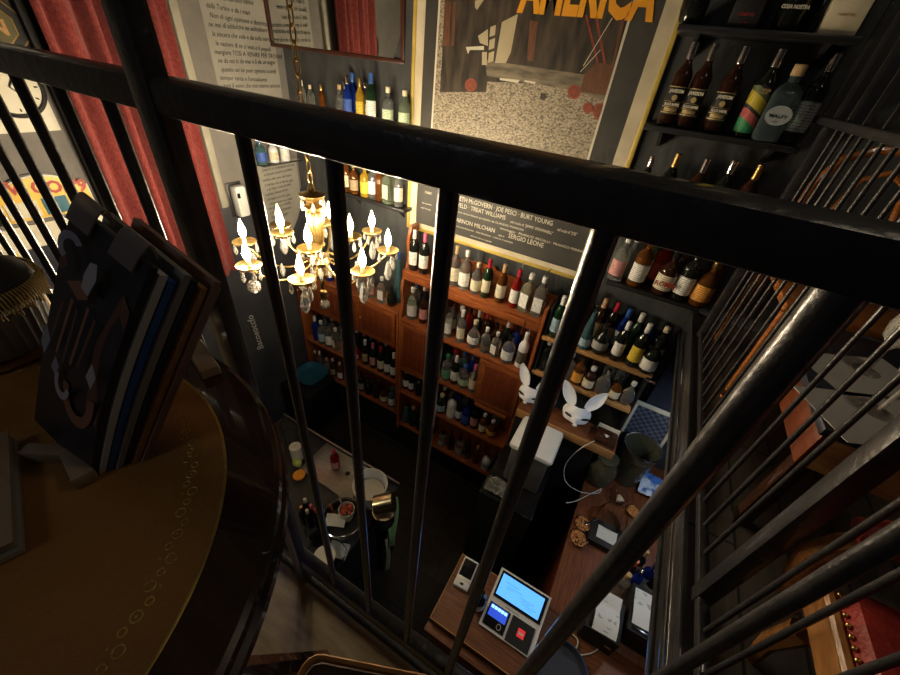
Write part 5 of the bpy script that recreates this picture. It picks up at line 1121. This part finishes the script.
f1 = at_z(24, 450, TZ+.01); f2 = at_z(84, 452, TZ+.01); slab(f1, f2, .011, .012, 'foot'); f3 = at_z(70, 448, TZ+.01); f4 = at_z(84, 478, TZ+.01); slab(f3, f4, .014, .0125, 'end_block')
b = MB(); P = [ms(-.02, .03, 1.12)-o, ms(1.02, .03, 1.12)-o, ms(1.02, .93, 1.12)-o, ms(-.02, .93, 1.12)-o]; b.prism(P, Vector((.0, .005, 0))); b.build('back_board', 'rackwood', t)
M['acrylic'] = mat('smoked_acrylic', (.30, .27, .24), .2, 0, (.25, .22, .2), 5, trans=.4)
for u0 in (.04, .60):
    b = MB(); b.grid(lambda u, v: ms(u0+.30*u, .955+.085*sin(pi*v*.75), -.09+.30*v) - o + Vector((0, 0, .004*sin(pi*v))), 6, 10, .0012); b.build('clip', 'acrylic', t, 60)
# lamp on the table
t = thing('table_lamp', 'small fringed table lamp with dark domed shade at the left edge of the table', 'lamp', (-.553, .050, TZ+.0008)); t.scale = (1, 1, .74)
M['pleat'] = mat('grey_pleats', (.10, .09, .08), .7, 0, (.15, .135, .12), 60, (1, 1, .05)); M['fringe'] = mat('gold_fringe', (.5, .34, .1), .8, 0, (.3, .2, .05), 120, (1, 1, .1))
b = MB(); b.lathe([(.045, 0), (.05, .006), (.03, .014), (.02, .02)], n=28); b.build('base', 'carved', t)
b = MB(); rg = []
for z, r in ((.018, .046), (.02, .049), (.078, .054), (.082, .050)):
    rg.append([b.bm.verts.new(((r+.0014*(i % 2))*cos(2*pi*i/72), (r+.0014*(i % 2))*sin(2*pi*i/72), z)) for i in range(72)])
b.skin(rg); b.build('pleated_body', 'pleat', t)
b = MB(); b.lathe([(.0515, .079), (.0555, .081), (.0555, .086), (.0515, .088)], n=40); b.build('rim', 'bone', t)
b = MB(); b.lathe([(.060, .092), (.060, .096), (.054, .118), (.038, .134), (.012, .142), (.002, .143)], n=36); b.build('shade', 'black', t)
b = MB()
for i in range(120):
    a = 2*pi*i/120; r = .0605; b.tube([(r*cos(a), r*sin(a), .112), ((r+.003)*cos(a), (r+.003)*sin(a), .104), ((r+.002+.001*(i % 3))*cos(a+.02), (r+.002)*sin(a+.02), .088-.003*(i % 4))], .0009, 4)
b.build('fringe', 'fringe', t)
# menu lying on the table
t = thing('menu_folder', 'beige folded menu lying on the leather at the left front edge', 'menu', (0, 0, 0)); A_, B_ = Vector((-.398, .010, 0)), Vector((-.286, -.026, 0)); d = (B_-A_).normalized(); n_ = Vector((d.y, -d.x, 0))
if n_.y > 0: n_ = -n_
c0 = (A_+B_)/2+n_*.09; t.location = (c0.x, c0.y, TZ+.0012); L_ = (B_-A_).length; R_ = Matrix.Rotation(math.atan2(d.y, d.x), 3, 'Z')
b = MB(); b.box((0, 0, .003), (L_, .18, .006), R_, .001); b.box((0, 0, .0105), (L_-.004, .178, .006), R_, .001); b.build('pages', 'paper', t); b = MB(); b.box((0, 0, .0148), (L_, .18, .0022), R_, .0008); b.build('cover', 'rackwood', t)
# stool below the camera
t = thing('stool', 'dark piped leather stool seat peeping in at the bottom edge', 'stool', (-.055, .015, ZM), radians(22)); M['hide'] = mat('dark_brown_hide', (.05, .036, .03), .4, 0, (.07, .05, .04), 10, bump=.2, bscale=120)
b = MB(); b.box((-.005, -.017, .40), (.17, .21, .07), None, .022); b.build('seat_cushion', 'hide', t)
b = MB(); pts = []
for sx_, sy_, a0 in ((1, 1, 0), (-1, 1, pi/2), (-1, -1, pi), (1, -1, 1.5*pi)):
    for q in range(5): a = a0+q*pi/8; pts.append((-.005+sx_*.065+.019*cos(a), -.017+sy_*.085+.019*sin(a), .430))
b.tube(pts, .004, 6, True); b.build('piping', 'pine', t)
for sx_ in (-1, 1):
    for sy_ in (-1, 1): b = MB(); b.tube([(sx_*.055, -.017+sy_*.08, .366), (sx_*.062, -.017+sy_*.09, .002)], [.014, .011], 8); b.build('leg', 'tablewood', t)

# ---------------------------------------------------------------- lounge beyond the right railing
t = thing('armchair', 'red leather armchair with carved walnut scroll arms at the lower right', 'armchair', (.80, .40, ZM)); o = Vector(t.location)
def part(b, name, m_, s=32):
    for v in b.bm.verts: v.co -= o
    return b.build(name, m_, t, s)
b = MB(); b.span((.555, .15, -.80), (1.02, .638, -.68), .035); part(b, 'seat_cushion', 'redleather')
b = MB(); b.span((.60, .16, -.86), (1.05, .64, -.735), .006); part(b, 'seat_frame', 'tablewood')
b = MB(); b.tube([(.550, .165+.47*i/10, -.730) for i in range(11)], .011, 8); part(b, 'front_moulding', 'carved')
b = MB(); b.span((.5455, .155, -.80), (.5525, .638, -.735), .002); part(b, 'front_apron', 'carved')
b = MB()
for i in range(26): b.ball((.554, .17+.018*i, -.712), .0050, 8)
part(b, 'stud_row', 'gold', 60)
b = MB(); b.prism([(1.02, .13, -.84), (1.10, .13, -.84), (1.17, .13, -.25), (1.11, .13, -.22), (1.03, .13, -.62)], (0, .53, 0)); part(b, 'backrest', 'redleather')
for y in (.66, .115):
    b = MB(); P = [(.545, y, -.600), (.522, y, -.632), (.503, y, -.690), (.512, y, -.750), (.535, y, -.815), (.56, y, -.86)]; b.tube([(.60, y, -.583)]+P, [.016, .020, .022, .021, .018, .017, .02], 10); part(b, 'scroll_arm', 'carved')
    b = MB(); b.tube([(.512, y, -.588), (.58, y, -.560), (.8, y, -.562), (1.02, y, -.55)], [.024, .034, .036, .034], 14, False, 1.0); part(b, 'arm_pad', 'redleather')
    b = MB(); b.tube([(.60, y, -.594), (.8, y, -.590), (1.04, y, -.575)], .020, 8); part(b, 'arm_rail', 'carved')
    b = MB()
    for i in range(9): a = pi*.1+pi*.1*i; b.ball((.562, y+.036*cos(a), -.588+.034*sin(a)), .005, 8)
    part(b, 'stud_row', 'gold', 60)
for x in (.575, 1.03):
    for y in (.185, .615): b = MB(); b.tube([(x, y, -.855), (x-.012 if x < .8 else x+.02, y, -.95), (x, y, ZM+.001)], [.024, .017, .014], 8); part(b, 'leg', 'carved')
t = thing('low_table', 'low dark lounge table with brown side panels beyond the right railing', 'table', (.92, 1.35, ZM)); o = Vector(t.location)
dbx2(t, o, (.535, .96, -.625), (1.32, 1.57, -.60), 'top', 'navy', .004); dbx2(t, o, (.55, .975, -.74), (.562, 1.555, -.626), 'side_panel', 'mahogdark'); dbx2(t, o, (.563, .975, -.74), (1.30, .987, -.626), 'side_panel', 'pine')
for x in (.575, 1.29):
    for y in (1.0, 1.54): dbx2(t, o, (x-.02, y-.02, ZM+.001), (x+.02, y+.02, -.626), 'leg', 'tablewood')
for i, (x, y, r, lb_) in enumerate(((.69, 1.29, .5, 'white paper placemat under the farther wine glass on the low table'), (.66, 1.08, .45, 'white paper placemat under the nearer wine glass on the low table'))):
    t = thing('placemat', lb_, 'placemat', (x, y, -.5995), r); b = MB(); b.box((0, 0, .0007), (.29, .185, .0014)); b.build('paper', 'placemat', t, 0)
    g = thing('wine_glass', ('wine glass on the farther placemat of the low table', 'wine glass on the nearer placemat of the low table')[i], 'wine glass', (x+.01, y+.03, -.598))
    b = MB(); b.lathe([(.033, 0), (.033, .002), (.006, .006), (.004, .08), (.01, .09), (.032, .115), (.038, .15), (.033, .19), (.031, .19), (.036, .15), (.03, .118), (.004, .094)], n=24); b.build('glass', 'crystal', g)
t = thing('bentwood_chair', 'varnished orange-brown bentwood chair near the end wall beyond the right railing', 'chair', (.73, 1.86, ZM)); o = Vector(t.location)
for x in (.555, .90): b = MB(); b.tube([(x, 1.62, -.61), (x+.0, 1.615, ZM+.001)], [.019, .014], 9); part(b, 'leg', 'shinywood')
for x in (.54, .915): b = MB(); b.tube([(x, 2.08, -.6), (x, 2.12, ZM+.001)], [.019, .014], 9); part(b, 'leg', 'shinywood')
b = MB(); b.span((.535, 1.60, -.61), (.925, 2.085, -.575), .012); part(b, 'seat', 'shinywood')
b = MB(); b.tube([(.54, 2.08, -.58), (.525, 2.10, -.40), (.53, 2.12, -.26), (.57, 2.13, -.16), (.65, 2.14, -.115), (.74, 2.14, -.105), (.83, 2.14, -.12), (.9, 2.13, -.17), (.93, 2.12, -.28), (.93, 2.10, -.42), (.915, 2.08, -.58)], .016, 10); part(b, 'back_hoop', 'shinywood')
b = MB(); b.tube([(.63, 2.08, -.58), (.62, 2.11, -.4), (.66, 2.13, -.22), (.73, 2.135, -.18), (.8, 2.13, -.22), (.84, 2.11, -.4), (.83, 2.08, -.58)], .011, 9); part(b, 'inner_hoop', 'shinywood')
